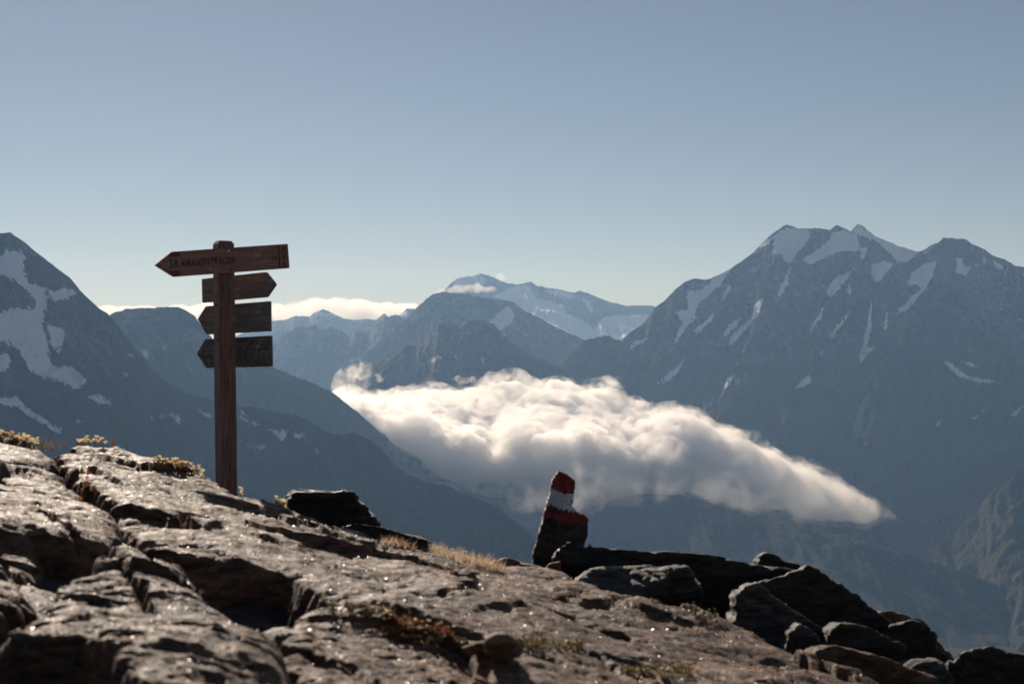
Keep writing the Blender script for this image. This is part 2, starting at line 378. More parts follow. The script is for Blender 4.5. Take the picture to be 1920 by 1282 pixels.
mountain('mountain', 'dark hills under the valley cloud, with an added dark slope for the shaded haze sinking towards the right', [  # dark hills; the right part is added where the haze lies in shadow
    (960, 1000, 5900), (1010, 985, 5900), (1080, 955, 5900), (1150, 938, 5900), (1210, 925, 5900), (1270, 928, 5900), (1340, 938, 5850), (1420, 962, 5750), (1500, 985, 5600), (1600, 1010, 5500), (1700, 1038, 5400), (1800, 1070, 5300), (1920, 1115, 5200), (2100, 1190, 5100)],
    MT_forest_shade, 300, 90, 2600, 900, 0.54, 1100, fall=(0.1, -1.0), spur=(240.0, 0.05), jag=3.2, seed=71)
# green spurs, lower right
mountain('mountain', 'green grassy spur in faint sunlight at the lower right behind the valley', [
    (1380, 1080, 6700), (1500, 1035, 6700), (1600, 985, 6700), (1655, 945, 6700), (1682, 922, 6700), (1700, 900, 6700), (1722, 885, 6700), (1750, 872, 6700), (1775, 866, 6700), (1800, 852, 6700), (1820, 856, 6700), (1860, 848, 6700), (1900, 844, 6700), (1960, 838, 6700), (2150, 830, 6700)],
    MT_green, 260, 140, 1500, 1200, 0.75, 900, fall=(-0.3, -1.0), spur=(170.0, 0.12), jag=2.5, seed=33, stretch=1.3)
mountain('mountain', 'brown-green scrubby slope at the right edge in front of the grassy spur', [
    (1500, 1150, 5700), (1640, 1085, 5700), (1740, 1035, 5700), (1790, 1000, 5700), (1815, 972, 5700), (1835, 955, 5700), (1855, 922, 5700), (1880, 900, 5700), (1905, 885, 5700), (1960, 870, 5700), (2150, 800, 5700)],
    MT_green, 220, 140, 1500, 1000, 0.85, 900, fall=(-0.3, -1.0), spur=(150.0, 0.12), jag=3.0, seed=37, stretch=1.3)
# middle distance
mountain('mountain', 'dark pyramid mountain in the centre behind the valley cloud', [
    (560, 800, 8300), (650, 730, 8300), (690, 694, 8300), (722, 672, 8300), (748, 660, 8300), (762, 648, 8300), (775, 650, 8300), (800, 634, 8300), (822, 606, 8300), (835, 608, 8300), (858, 611, 8300), (878, 601, 8300), (900, 600, 8300), (925, 608, 8300), (940, 625, 8300), (962, 645, 8300), (985, 660, 8300),
    (1010, 674, 8300), (1050, 690, 8300), (1120, 712, 8300), (1200, 745, 8300), (1300, 800, 8300)],
    MT, 380, 110, 800, 1200, 0.75, 1100, spur=(260.0, 0.18), jag=3.2, seed=41,
    snow=[[(806, 675), (822, 665), (828, 670), (808, 682)], [(850, 668), (858, 666), (856, 674)], [(902, 668), (910, 670), (906, 685)]])
mountain('mountain', 'broad dark mountain in the centre with one bright snow patch on its right shoulder', [
    (640, 700, 10900), (700, 650, 10900), (765, 596, 10900), (778, 580, 10900), (795, 566, 10900), (812, 552, 10900), (830, 548, 10900), (860, 551, 10900), (900, 557, 10900), (935, 563, 10900), (958, 566, 10900), (975, 576, 10900), (1000, 592, 10900), (1024, 604, 10900), (1042, 614, 10900), (1060, 622, 10900),
    (1092, 636, 10900), (1120, 652, 10900), (1160, 665, 10900), (1220, 700, 10900), (1300, 760, 10900)],
    MT, 360, 110, 1200, 1200, 0.75, 1200, fall=(0.2, -1), spur=(280.0, 0.18), jag=3.6, seed=47,
    snow=[[(912, 608), (930, 590), (955, 572), (966, 590), (960, 604), (940, 620), (925, 618)], [(935, 628), (950, 622), (945, 640), (935, 636)], [(980, 624), (992, 625), (988, 632)], [(1060, 672), (1070, 674), (1062, 680)]])
mountain('mountain', 'middle-distance ridge left of centre with a notched skyline', [
    (430, 720, 12400), (490, 650, 12400), (512, 640, 12400), (530, 628, 12400), (548, 618, 12400), (562, 610, 12400), (575, 614, 12400), (585, 608, 12400), (598, 614, 12400), (612, 616, 12400), (622, 613, 12400), (640, 622, 12400), (655, 632, 12400), (668, 621, 12400), (692, 622, 12400), (704, 609, 12400), (722, 597, 12400),
    (742, 591, 12400), (760, 596, 12400), (780, 610, 12400), (850, 660, 12400), (950, 730, 12400)],
    MT, 320, 100, 1900, 1200, 0.75, 1300, spur=(330.0, 0.14), jag=3.2, seed=53,
    snow=[[(690, 690), (705, 672), (725, 655), (735, 645), (722, 668), (706, 688)], [(696, 668), (712, 660), (704, 672)]])
# far range
mountain('mountain', 'far pale ridge on the left skyline below a bright cloud bank', [
    (300, 660, 16500), (420, 640, 16500), (490, 610, 16500), (510, 602, 16500), (535, 600, 16500), (555, 592, 16500), (580, 594, 16500), (590, 586, 16500), (606, 580, 16500), (625, 588, 16500), (645, 598, 16500), (665, 600, 16500), (690, 598, 16500), (705, 600, 16500), (720, 588, 16500), (732, 596, 16500), (750, 590, 16500), (763, 578, 16500), (772, 580, 16500), (800, 574, 16500), (900, 620, 16500)],
    MT_far, 260, 70, 2500, 1500, 0.6, 1200, spur=(420.0, 0.14), jag=1.8, seed=59, snowline=(200, 330))
k6 = 800 / 1920.
mountain('mountain', 'far snow-covered peak on the centre skyline with a long glacier to its right', [
    (780, 585, 16000), (820, 560, 16000), (832, 546, 16000), (845, 532, 16000), (862, 521, 16000), (888, 518, 16000), (902, 513, 16000), (918, 518, 16000), (932, 524, 16000), (950, 531, 16000), (970, 534, 16000), (985, 531, 16000), (996, 529, 16000), (1012, 538, 16000), (1035, 541, 16000), (1055, 545, 16000), (1075, 549, 16000), (1086, 545, 16000), (1105, 551, 16000), (1125, 560, 16000), (1150, 568, 16000),
    (1180, 574, 16000), (1210, 573, 16000), (1240, 576, 16000), (1300, 582, 16000), (1400, 620, 16000)],
    MT_far, 360, 110, 2600, 1500, 0.62, 1300, fall=(0.25, -1), spur=(420.0, 0.13), jag=3.2, seed=61,
    snow=[zpoly(P, 440, 480, k6) for P in (
        [(975, 130), (1030, 95), (1110, 85), (1135, 100), (1130, 135), (1060, 140), (980, 150)],
        [(1160, 180), (1240, 140), (1320, 130), (1360, 190), (1470, 215), (1500, 260), (1590, 300), (1615, 330), (1650, 280), (1720, 265), (1860, 260), (1900, 300), (1800, 400), (1500, 400), (1350, 300), (1250, 210)],
        [(1400, 150), (1470, 150), (1530, 175), (1510, 195), (1420, 170)], [(1560, 190), (1600, 200), (1620, 250), (1600, 255)])])

# ------------------------------------------------------------------ ground sheet (valley) with the slope below the outcrop
def ground_sheet():
    r = np.concatenate([np.linspace(0, 40, 30), np.geomspace(44, 17800, 150)])
    a = np.linspace(0, 2 * math.pi, 361)
    Rr, Aa = np.meshgrid(r, a, indexing='ij')
    X = Rr * np.sin(Aa); Y = Rr * np.cos(Aa)
    base = -0.484 - 0.2 * np.clip(X, -30, 30) - 0.054 * Y - 0.35
    fr = np.clip(Rr - 9.0, 0, None)
    drop = 1100 * (1 - np.exp(-fr * 0.62 / 1100))
    Z = np.where(Rr < 9, base, np.clip(base, -3.2, 3.2)) - drop
    Z = Z + fbm2(X / 260, Y / 260, 4, 5) * np.minimum(fr * 0.05, 22) - 0.5 * sstep(5.5, 9, Rr)
    V = np.stack([X, Y, Z], -1).reshape(-1, 3)
    return tag(mesh_np('ground', V, grid_faces(len(r), len(a)), MT_forest_shade), 'steep shaded valley side and valley floor far below', None, None, 'structure')
ground_sheet()

# ------------------------------------------------------------------ haze
def vol_mat(name, color, dens, aniso):
    m = bpy.data.materials.new(name); m.use_nodes = True; nt = m.node_tree
    nt.nodes.remove(nt.nodes['Principled BSDF'])
    v = nt.nodes.new('ShaderNodeVolumePrincipled')
    v.inputs['Color'].default_value = (*color, 1); v.inputs['Density'].default_value = dens; v.inputs['Anisotropy'].default_value = aniso
    nt.links.new(v.outputs[0], nt.nodes['Material Output'].inputs['Volume'])
    return m, nt, v
hm, hnt, hv = vol_mat('haze', (0.35, 0.60, 1.0), 4.0e-5, 0.3)
hv.inputs['Absorption Color'].default_value = (1, 1, 1, 1)        # air scatters, blue most, and absorbs nothing
bm = bmesh.new(); bmesh.ops.create_cube(bm, size=1.0)
for v in bm.verts: v.co = Vector((v.co.x * 37000, v.co.y * 37000, 900 if v.co.z > 0 else -1400))
tag(obj_bm('haze', bm, hm), 'thin blue morning haze filling the valleys', None, None, 'stuff')

# ------------------------------------------------------------------ clouds
def puffs_mesh(puffs, voxel):
    bm = bmesh.new()
    for (c, r) in puffs:
        bmesh.ops.create_icosphere(bm, subdivisions=2, radius=1.0, matrix=Matrix.Translation(c) @ Matrix.Diagonal((*r, 1.0)))
    me = bpy.data.meshes.new('tmp'); bm.to_mesh(me); bm.free()
    o = bpy.data.objects.new('tmp', me); COL.objects.link(o)
    md = o.modifiers.new('r', 'REMESH'); md.mode = 'VOXEL'; md.voxel_size = voxel; md.adaptivity = 0
    dg = C.evaluated_depsgraph_get(); ev = o.evaluated_get(dg); m2 = bpy.data.meshes.new_from_object(ev)
    bpy.data.objects.remove(o); bpy.data.meshes.remove(me)
    return m2

def get_np(me):
    n = len(me.vertices); co = np.empty(n * 3, np.float32); me.vertices.foreach_get('co', co)
    no = np.empty(n * 3, np.float32); me.vertex_normals.foreach_get('vector', no)
    return co.reshape(-1, 3).astype(float), no.reshape(-1, 3).astype(float)

def drop_islands(me, frac=0.12):
    n = len(me.vertices); e = np.empty(len(me.edges) * 2, np.int32); me.edges.foreach_get('vertices', e); e = e.reshape(-1, 2)
    lab = np.arange(n)
    for _ in range(400):                                  # label propagation with pointer jumping
        m = np.minimum(lab[e[:, 0]], lab[e[:, 1]]); new = lab.copy()
        np.minimum.at(new, e[:, 0], m); np.minimum.at(new, e[:, 1], m); new = new[new]
        if (new == lab).all(): break
        lab = new
    ids, cnt = np.unique(lab, return_counts=True); big = ids[cnt >= max(cnt.max() * frac, 8)]
    bad = ~np.isin(lab, big)
    if bad.any():
        bm = bmesh.new(); bm.from_mesh(me); bm.verts.ensure_lookup_table()
        bmesh.ops.delete(bm, geom=[bm.verts[i] for i in np.nonzero(bad)[0]], context='VERTS'); bm.to_mesh(me); bm.free(); me.update()

def cloud(name, label, puffs, voxel, amps, mat, seed, cat='cloud', taper=None, fringe=None):
    me = puffs_mesh(puffs, voxel)
    co, no = get_np(me); e = np.empty(len(me.edges) * 2, np.int32); me.edges.foreach_get('vertices', e); e = e.reshape(-1, 2)
    deg = np.bincount(e.ravel(), minlength=len(co))[:, None]
    for _ in range(3):
        acc = np.stack([np.bincount(e[:, 0], co[e[:, 1], k], len(co)) + np.bincount(e[:, 1], co[e[:, 0], k], len(co)) for k in range(3)], -1)
        co = 0.4 * co + 0.6 * acc / np.maximum(deg, 1)
    me.vertices.foreach_set('co', co.astype(np.float32).ravel()); me.update()
    for (wl, am) in amps:
        co, no = get_np(me)
        n = 1 - 2 * np.abs(fbm3(co / wl, 2, seed)) ; n2 = fbm3(co / (wl * 1.7), 2, seed + 9)
        thin = np.ones(len(co)) if taper is None else (0.3 + 0.7 * sstep(taper[1], taper[0], 960 + F * co[:, 0] / co[:, 1]))
        co = co + no * (am * thin * (0.75 * n + 0.5 * n2))[:, None]
        me.vertices.foreach_set('co', co.astype(np.float32).ravel()); me.update()
    if fringe:
        fv, fm = fringe; co, no = get_np(me)
        big = fbm3(co / 120.0, 3, seed + 77)
        fco = co + no * (fv * (0.9 + 0.9 * big))[:, None] * thin[:, None] + np.array([0, 0, -0.35 * fv]) * (no[:, 2:3] < 0.2)
        fme = me.copy(); fme.vertices.foreach_set('co', fco.astype(np.float32).ravel()); fme.update()
        fo = bpy.data.objects.new('tmp', fme); COL.objects.link(fo); md = fo.modifiers.new('r', 'REMESH'); md.mode = 'VOXEL'; md.voxel_size = voxel * 1.6
        fm2 = bpy.data.meshes.new_from_object(fo.evaluated_get(C.evaluated_depsgraph_get())); bpy.data.objects.remove(fo); bpy.data.meshes.remove(fme)
        drop_islands(fm2); fm2.materials.clear(); fm2.materials.append(fm); fm2.name = 'cloud_fringe'
    o = bpy.data.objects.new('tmp', me); COL.objects.link(o)          # re-skin: no self-crossing skins, so the volume stays sound
    md = o.modifiers.new('r', 'REMESH'); md.mode = 'VOXEL'; md.voxel_size = voxel
    m2 = bpy.data.meshes.new_from_object(o.evaluated_get(C.evaluated_depsgraph_get())); bpy.data.objects.remove(o); bpy.data.meshes.remove(me); me = m2
    drop_islands(me)
    me.materials.clear(); me.materials.append(mat)
    me.polygons.foreach_set('use_smooth', np.ones(len(me.polygons), bool))
    o = bpy.data.objects.new(name, me); me.name = name; COL.objects.link(o)
    if fringe:
        fo = bpy.data.objects.new('cloud_fringe', fm2); COL.objects.link(fo); fo.parent = o
    return tag(o, label, cat)

def cloud_mat(name, dens, aniso=0.35, wl=70.0, color=(1.0, 1.0, 1.0), hetero=True, lo=0.38, hi=0.62, step=1.0, fade=None):
    m, nt, v = vol_mat(name, color, dens, aniso)
    m.cycles.volume_step_rate = step
    if hetero:
        g = N(nt)
        n = g.noise(g.pos(), 1.0 / wl, 6, 0.62, 0.6)
        d = g.math('MULTIPLY', g.remap(n, lo, hi, 0.0, 1.0), dens)
        if fade:                                        # the cloud thins out towards its far end
            sx = g.add('ShaderNodeSeparateXYZ'); nt.links.new(g.pos(), sx.inputs[0])
            d = g.math('MULTIPLY', d, g.remap(sx.outputs[0], fade[0], fade[1], 1.0, fade[2]))
        nt.links.new(d, v.inputs['Density'])
    return m

rnd = random.Random(5)
top = [(620, 756), (640, 746), (668, 742), (690, 748), (720, 748), (760, 732), (800, 720), (850, 718), (900, 722), (960, 714), (1000, 709), (1050, 713), (1090, 720), (1130, 735), (1160, 748), (1230, 764), (1280, 788), (1320, 800), (1352, 814), (1400, 842), (1450, 864), (1500, 884), (1560, 900), (1620, 928), (1660, 945), (1690, 968)]
bot = [(620, 770), (700, 820), (800, 880), (900, 905), (1000, 915), (1200, 905), (1400, 925), (1550, 952), (1650, 972), (1700, 982)]
tx, ty = zip(*top); bx_, by_ = zip(*bot)
def dep(px, f): return float(np.interp(px, (640, 1150, 1700), (7700, 7200, 6250))) - f * float(np.interp(px, (640, 1050, 1300, 1700), (1100, 1100, 500, 250)))
puffs = []
for i in range(520):
    px = rnd.uniform(650, 1618); f = rnd.random() ** 0.9
    t = np.interp(px, tx, ty) + 7; b = np.interp(px, bx_, by_)
    th = b - t
    rp = min(rnd.uniform(12, 24 + float(np.interp(px, (700, 1200), (8, 28))) * min(1, f * 1.6)) * (1.0 if rnd.random() < 0.85 else 1.4), th * 0.62 + 4)
    py = t + rp * 0.92 + f * max(th - 1.7 * rp, 0)
    d = dep(px, f); r = rp / F * d
    puffs.append((W(px, py, d), (r * rnd.uniform(1.0, 1.7), r * rnd.uniform(1.1, 1.6), r)))
for (px, py, rp) in ((1628, 944, 9), (1640, 951, 8), (1652, 957, 7), (1664, 963, 6), (1675, 969, 5)):
    r = rp / F * 6150; puffs.append((W(px, py, 6150), (r * 1.8, r * 1.5, r)))
for (px, py, rp) in ((662, 717, 9), (668, 706, 7), (673, 697, 5), (658, 729, 11), (676, 690, 3)):
    d = 7700; r = rp / F * d; puffs.append((W(px, py, d), (r, r * 1.2, r * 1.3)))
CM = cloud_mat('cloud', 0.036, 0.5, hetero=True, wl=70, lo=0.38, hi=0.60, step=0.3, color=(0.996, 0.996, 0.996), fade=(900.0, 1560.0, 0.10))
cloud('cloud', 'big white backlit cloud spilling down the valley, bright on top and grey beneath', puffs, 10.0, ((170.0, 30.0), (80.0, 24.0), (36.0, 13.0), (18.0, 6.0)), CM, 7, taper=(1400, 1640), fringe=(38.0, cloud_mat('cloud_fringe', 0.016, 0.5, wl=80, lo=0.47, hi=0.72, step=0.3, fade=(1000.0, 1640.0, 0.06))))
WM = cloud_mat('wisp', 0.012, 0.5, wl=35, lo=0.42, hi=0.62)
def wisp(label, spots, d, mat=WM, voxel=7.0, amps=((60.0, 16.0), (25.0, 8.0)), seed=3, flat=1.0):
    ps = []
    for (px, py, rx, ry) in spots:
        k = d / F; ps.append((W(px, py, d), (rx * k, rx * k * 0.9, ry * k)))
    return cloud('cloud', label, ps, voxel, amps, mat, seed)
wisp('small torn cloud wisp floating right of the bright valley cloud top', [(1136, 722, 12, 6), (1150, 716, 10, 5), (1163, 710, 8, 4), (1125, 728, 10, 6)], 7100, seed=5)
wisp('tiny cloud shreds above the left part of the valley cloud', [(706, 708, 6, 6), (715, 712, 8, 4), (735, 713, 5, 2.5)], 7650, seed=8)
wisp('little cloud puff above the middle of the valley cloud', [(855, 708, 9, 3.5), (868, 715, 10, 5), (884, 711, 5, 2)], 7450, seed=12)
FM = cloud_mat('far_cloud', 0.006, 0.45, wl=160, lo=0.34, hi=0.58)
wisp('small white cloud clinging to the far snow peak', [(845, 546, 14, 5), (865, 543, 20, 6), (890, 541, 22, 8), (912, 543, 16, 7), (925, 548, 10, 5), (830, 549, 10, 3)], 15600, FM, 18.0, ((160., 40.), (60., 18.)), 21)
wisp('faint plume of cloud blowing off the far snow summit', [(936, 517, 5, 5), (940, 522, 6, 4)], 15900, FM, 12.0, ((90., 24.), (40., 12.)), 22)
ps = []
for i in range(110):
    px = rnd.uniform(60, 800); base = 604
    hgt = np.interp(px, (60, 190, 260, 330, 370, 420, 520, 560, 620, 690, 720, 770, 800), (14, 30, 24, 26, 38, 22, 30, 34, 44, 44, 36, 38, 10))
    rp = rnd.uniform(0.25, 0.5) * hgt; py = base - hgt + rp + rnd.random() * max(hgt - 2 * rp, 0)
    d = 27500 + rnd.uniform(-300, 300); k = d / F; ps.append((W(px, py, d), (rp * k * 1.8, rp * k * 1.6, rp * k)))
cloud('cloud', 'long bright cloud bank on the skyline behind the signpost and far left ridge', ps, 42.0, ((420., 95.), (160., 42.)), cloud_mat('bank_cloud', 0.004, 0.5, wl=420, lo=0.30, hi=0.55), 31)

# thin grey mist under the cloud
ps = []
for i in range(70):
    px = rnd.uniform(1000, 1560); c = np.interp(px, (960, 1200, 1400, 1640), (925, 915, 925, 965))
    rp = rnd.uniform(12, 26); k = 5450 / F
    ps.append((W(px, c + rnd.uniform(-22, 14), 5450 + rnd.uniform(-150, 150)), (rp * k * 2.2, rp * k * 1.5, rp * k)))
cloud('mist', 'thin grey mist hanging under the big valley cloud', ps, 22.0, ((150.0, 40.0), (60.0, 20.0)), cloud_mat('mist', 0.005, 0.3, wl=150, lo=0.50, hi=0.85, step=0.4), 41, cat='mist')

# ------------------------------------------------------------------ foreground bedrock
GA, GB, GC = -0.484, -0.2, -0.054            # the outcrop's general plane z = GA + GB x + GC y
def plane_z(x, y): return GA + GB * x + GC * y
def on_plane(px, py, h=0.0):
    X = (px - 960) / F; Z = (641 - py) / F
    t = (GA + h) / (Z - GB * X - GC)
    return Vector((X * t, t, Z * t))

ROCK = rock_mat('bedrock', (0.050, 0.028, 0.017), (0.30, 0.168, 0.098), seed=1.0, lichen=0.3)
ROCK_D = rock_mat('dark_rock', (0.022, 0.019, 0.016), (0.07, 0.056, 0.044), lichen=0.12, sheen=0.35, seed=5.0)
ROCK_G = rock_mat('grey_rock', (0.035, 0.034, 0.033), (0.13, 0.125, 0.12), lichen=0.25, sheen=0.35, seed=9.0)

MICA, _nt, _b = new_mat('mica'); _b.inputs['Base Color'].default_value = (0.45, 0.40, 0.36, 1); _b.inputs['Roughness'].default_value = 0.36; _b.inputs['Specular IOR Level'].default_value = 1.0

def facets(X, Y, seed, sx, sy, tilt, off):
    """plane faces broken along joints: every cell has its own tilt and level"""
    ca, sa = math.cos(-0.55), math.sin(-0.55)
    U = (X * ca - Y * sa) / sx + 0.35 * fbm2(X * 3.1, Y * 3.1, 3, seed); V = (X * sa + Y * ca) / sy + 0.35 * fbm2(X * 3.1 + 9, Y * 3.1, 3, seed + 2)
    iu = np.floor(U).astype(np.int64); iv = np.floor(V).astype(np.int64)
    best = np.full(X.shape, 9.0); out = np.zeros(X.shape)
    for a in (-1, 0, 1):
        for b in (-1, 0, 1):
            cu, cv = iu + a, iv + b; zz = np.zeros_like(cu)
            pu = cu + 0.5 + 0.45 * _h(cu, cv, zz, seed); pv = cv + 0.5 + 0.45 * _h(cu, cv, zz + 1, seed)
            d = (U - pu) ** 2 + (V - pv) ** 2
            z = tilt * (_h(cu, cv, zz + 2, seed) * (U - pu) * sx + _h(cu, cv, zz + 3, seed) * (V - pv) * sy) + off * _h(cu, cv, zz + 4, seed)
            sel = d < best; best = np.where(sel, d, best); out = np.where(sel, z, out)
    return out

def slab(label, outline, h, thick, spacing, seed, mat=None, tilt=(0.0, 0.0), rough=1.0, bulge=0.0, cuts=(), name='rock_slab'):
    """a bedrock slab: outline in photograph pixels laid onto the outcrop's plane raised by h"""
    P = [on_plane(px, py, h) for px, py in outline]
    poly = [(p.x, p.y) for p in P]
    cx = sum(p[0] for p in poly) / len(poly); cy = sum(p[1] for p in poly) / len(poly)
    xs = [p[0] for p in poly]; ys = [p[1] for p in poly]
    m = 0.16
    gx = np.arange(min(xs) - m, max(xs) + m, spacing); 
    gy = [min(ys) - m]
    while gy[-1] < max(ys) + m: gy.append(gy[-1] + spacing * max(0.8, gy[-1] / 2.6))
    gy = np.array(gy)
    X, Y = np.meshgrid(gx, gy, indexing='ij')
    sd = poly_sd(X.ravel(), Y.ravel(), poly).reshape(X.shape)
    sd = sd + 0.030 * fbm2(X * 5 + seed, Y * 5, 3, seed) + 0.006 * fbm2(X * 18, Y * 18 + seed, 3, seed + 1)
    Z = GA + h + (GB + tilt[0]) * (X - cx) + (GC + tilt[1]) * (Y - cy) + GB * cx + GC * cy
    ca, sa = math.cos(0.5), math.sin(0.5)
    Xr = X * ca + Y * sa; Yr = -X * sa + Y * ca
    Z += 0.028 * fbm2(X * 1.2 + seed, Y * 1.3, 3, seed + 2) * rough
    # thin layers broken back at different levels
    lay = fbm2(Xr * 1.6 + 3 * seed, Yr * 2.6, 5, seed + 3, 0.55) * 4.0
    fl = np.floor(lay); fr = lay - fl
    Z += 0.004 * (fl + sstep(0.35, 0.62, fr)) * rough
    # hollows
    hol = sstep(0.42, 0.7, fbm2(Xr * 2.6, Yr * 4.2 + seed, 3, seed + 4))
    Z -= 0.012 * hol * rough
    # lumps and grain, stretched along the strike
    Z += 0.002 * ridged2(Xr * 5.5, Yr * 11.0, 4, seed + 5, 0.6) * rough
    Z += 0.0030 * fbm2(Xr * 24.0, Yr * 46.0, 5, seed + 6, 0.66)
    Z += facets(X, Y, seed, 0.70, 0.34, 0.05, 0.012) * rough + facets(X, Y, seed + 50, 0.18, 0.07, 0.045, 0.003) * rough
    rj = random.Random(seed * 7 + 1)                       # straight joints crossing the slab
    for q in range(5):
        jx, jy = rj.uniform(min(xs), max(xs)), rj.uniform(min(ys), max(ys)); ja = rj.choice((-1.05, -1.05, 0.35)) + rj.gauss(0, 0.12)
        u_ = (X - jx) * math.cos(ja) + (Y - jy) * math.sin(ja); v_ = -(X - jx) * math.sin(ja) + (Y - jy) * math.cos(ja)
        v_ = v_ + 0.02 * fbm2(X * 5 + q, Y * 5, 3, seed + 70); L_ = rj.uniform(0.3, 0.9)
        Z -= rj.uniform(0.012, 0.035) * (1 - sstep(0.003, 0.016, np.abs(v_))) * (1 - sstep(L_ * .7, L_, np.abs(u_)))
        Z += rj.uniform(-0.005, 0.005) * sstep(-0.004, 0.004, v_) * (1 - sstep(0.1, 0.30, np.abs(v_))) * (1 - sstep(L_ * .7, L_, np.abs(u_)))
    for (cp, cd, cw) in cuts:                           # cracks: polylines in pixels
        cpts = [on_plane(a, b, h) for a, b in cp]
        dmin = np.full(X.shape, 9.0)
        for a, b in zip(cpts[:-1], cpts[1:]):
            ex, ey = b.x - a.x, b.y - a.y
            t = np.clip(((X - a.x) * ex + (Y - a.y) * ey) / (ex * ex + ey * ey), 0, 1)
            dmin = np.minimum(dmin, np.hypot(X - a.x - t * ex, Y - a.y - t * ey))
        dmin = dmin + 0.012 * fbm2(X * 12, Y * 12, 3, seed + 8)
        Z -= cd * (1 - sstep(0, cw, dmin))
    if bulge: Z += bulge * (sstep(0, 0.5, sd) - 0.5)
    Z -= 0.022 * np.exp(-np.maximum(sd, 0) / 0.03)
    out = np.maximum(-sd, 0)
    Z -= np.minimum(thick, out * 3.2 + 1.2 * out * fbm2(X * 14, Y * 14, 3, seed + 9))
    keep = sd > -(thick / 2.4 + 0.03)
    Fa = grid_faces(*X.shape); kf = keep.ravel()[Fa].all(1); Fa = Fa[kf]
    used = np.unique(Fa); re = np.full(X.size, -1); re[used] = np.arange(len(used))
    V = np.stack([X, Y, Z], -1).reshape(-1, 3)[used]
    o = mesh_np(name, V, re[Fa], mat or ROCK)
    SURF.append((gx, gy, Z, sd))
    # mica flakes and dew lying on the slab
    rg = np.random.default_rng(seed)
    area = (sd > 0.01).sum() * spacing * spacing * 1.1
    nf = int(min(area * 4000, 7000)); ii, jj = np.nonzero(sd[:-1, :-1] > 0.01); q = rg.integers(0, len(ii), nf)
    fv = []; ff = []
    for a, b in zip(ii[q], jj[q]):
        if gy[b] > 6: continue
        nx, ny = rg.normal(0, 0.35, 2); nn = Vector((nx, ny, 1)).normalized(); t1 = nn.orthogonal().normalized(); t2 = nn.cross(t1)
        r = rg.uniform(0.0006, 0.0014) * (1.7 if rg.random() < 0.1 else 0.9) * (0.6 + gy[b] * 0.25); p = Vector((gx[a], gy[b], Z[a, b] + 0.002)); i0 = len(fv)
        fv += [p + t1 * r, p + t2 * r, p - t1 * r, p - t2 * r]; ff.append((i0, i0 + 1, i0 + 2, i0 + 3))
    if fv:
        fo = mesh_np('mica_flakes', fv, ff, MICA, o, smooth=False); fo['kind'] = 'stuff'
    return tag(o, label, 'rock slab')

SURF = []
def surf_z(x, y):
    best = None
    for gx, gy, Z, sd in SURF:
        i = int(np.searchsorted(gx, x)); j = int(np.searchsorted(gy, y))
        if 0 < i < len(gx) and 0 < j < len(gy) and sd[i, j] > 0:
            z = Z[i, j]
            if best is None or z > best: best = z
    return best if best is not None else plane_z(x, y) - 0.15
def hit(px, py):
    """first point of the rock surface met along the pixel's ray"""
    X = (px - 960) / F; Zs = (641 - py) / F
    t = 1.2
    while t < 9:
        if surf_z(X * t, t) >= Zs * t: return Vector((X * t, t, surf_z(X * t, t)))
        t += 0.015
    return None

# dark rubble floor in the gaps between slabs
gx = np.linspace(-4.2, 3.6, 240); gy = np.linspace(1.0, 7.6, 200)
X, Y = np.meshgrid(gx, gy, indexing='ij')
Z = plane_z(X, Y) - 0.15 + 0.05 * fbm2(X * 2, Y * 2, 3, 77) + 0.03 * ridged2(X * 7, Y * 7, 4, 78) - 0.6 * sstep(5.4, 7.6, Y + 0.35 * X)
tag(mesh_np('rubble_ground', np.stack([X, Y, Z], -1).reshape(-1, 3), grid_faces(240, 200), ROCK_D), 'dark broken ground in the gaps between the slabs', None, None, 'structure')

slab('large sloping bedrock slab in the middle, running from the signpost down to the right', [
    (108, 852), (150, 832), (215, 832), (285, 856), (365, 885), (442, 924), (530, 944), (600, 966), (660, 984), (760, 1012), (850, 1044), (930, 1062), (1000, 1068), (1062, 1080), (1130, 1106), (1200, 1132), (1245, 1143), (1330, 1152), (1390, 1182), (1460, 1206), (1530, 1230), (1660, 1275),
    (1700, 1330), (1400, 1340), (1000, 1330), (930, 1255), (860, 1205), (760, 1178), (690, 1160), (652, 1140), (640, 1122), (592, 1086), (535, 1052), (440, 1040), (340, 1024), (270, 1004), (232, 964), (182, 920), (136, 884)], 0.0, 0.30, 0.0085, 3,
    cuts=[([(905, 1122), (960, 1133), (1050, 1152), (1110, 1172), (1160, 1186)], 0.05, 0.035), ([(640, 1125), (700, 1145), (790, 1172), (880, 1196)], 0.06, 0.05), ([(1090, 1120), (1160, 1128), (1215, 1135)], 0.03, 0.03), ([(1150, 1230), (1240, 1250), (1350, 1270)], 0.03, 0.03)])
slab('weathered bedrock strip at the far left edge on the skyline', [(-60, 812), (20, 818), (90, 836), (104, 852), (60, 858), (-60, 866)], 0.03, 0.25, 0.012, 7)
slab('cracked bedrock slab at the left edge above a black crevice', [
    (-80, 862), (30, 868), (82, 880), (120, 900), (164, 932), (208, 970), (234, 1006), (150, 1012), (70, 996), (-80, 984)], -0.015, 0.28, 0.0075, 13)
slab('small layered slab at the left edge below the black crevice', [(-60, 1010), (60, 1014), (112, 1022), (116, 1034), (80, 1048), (30, 1056), (-60, 1064)], -0.06, 0.2, 0.006, 17, rough=1.0)
slab('thin broken layers of rock at the left edge beside the bright slab', [(-60, 1072), (20, 1070), (70, 1078), (95, 1092), (70, 1118), (30, 1150), (-60, 1180)], -0.09, 0.2, 0.0055, 19, rough=1.1)
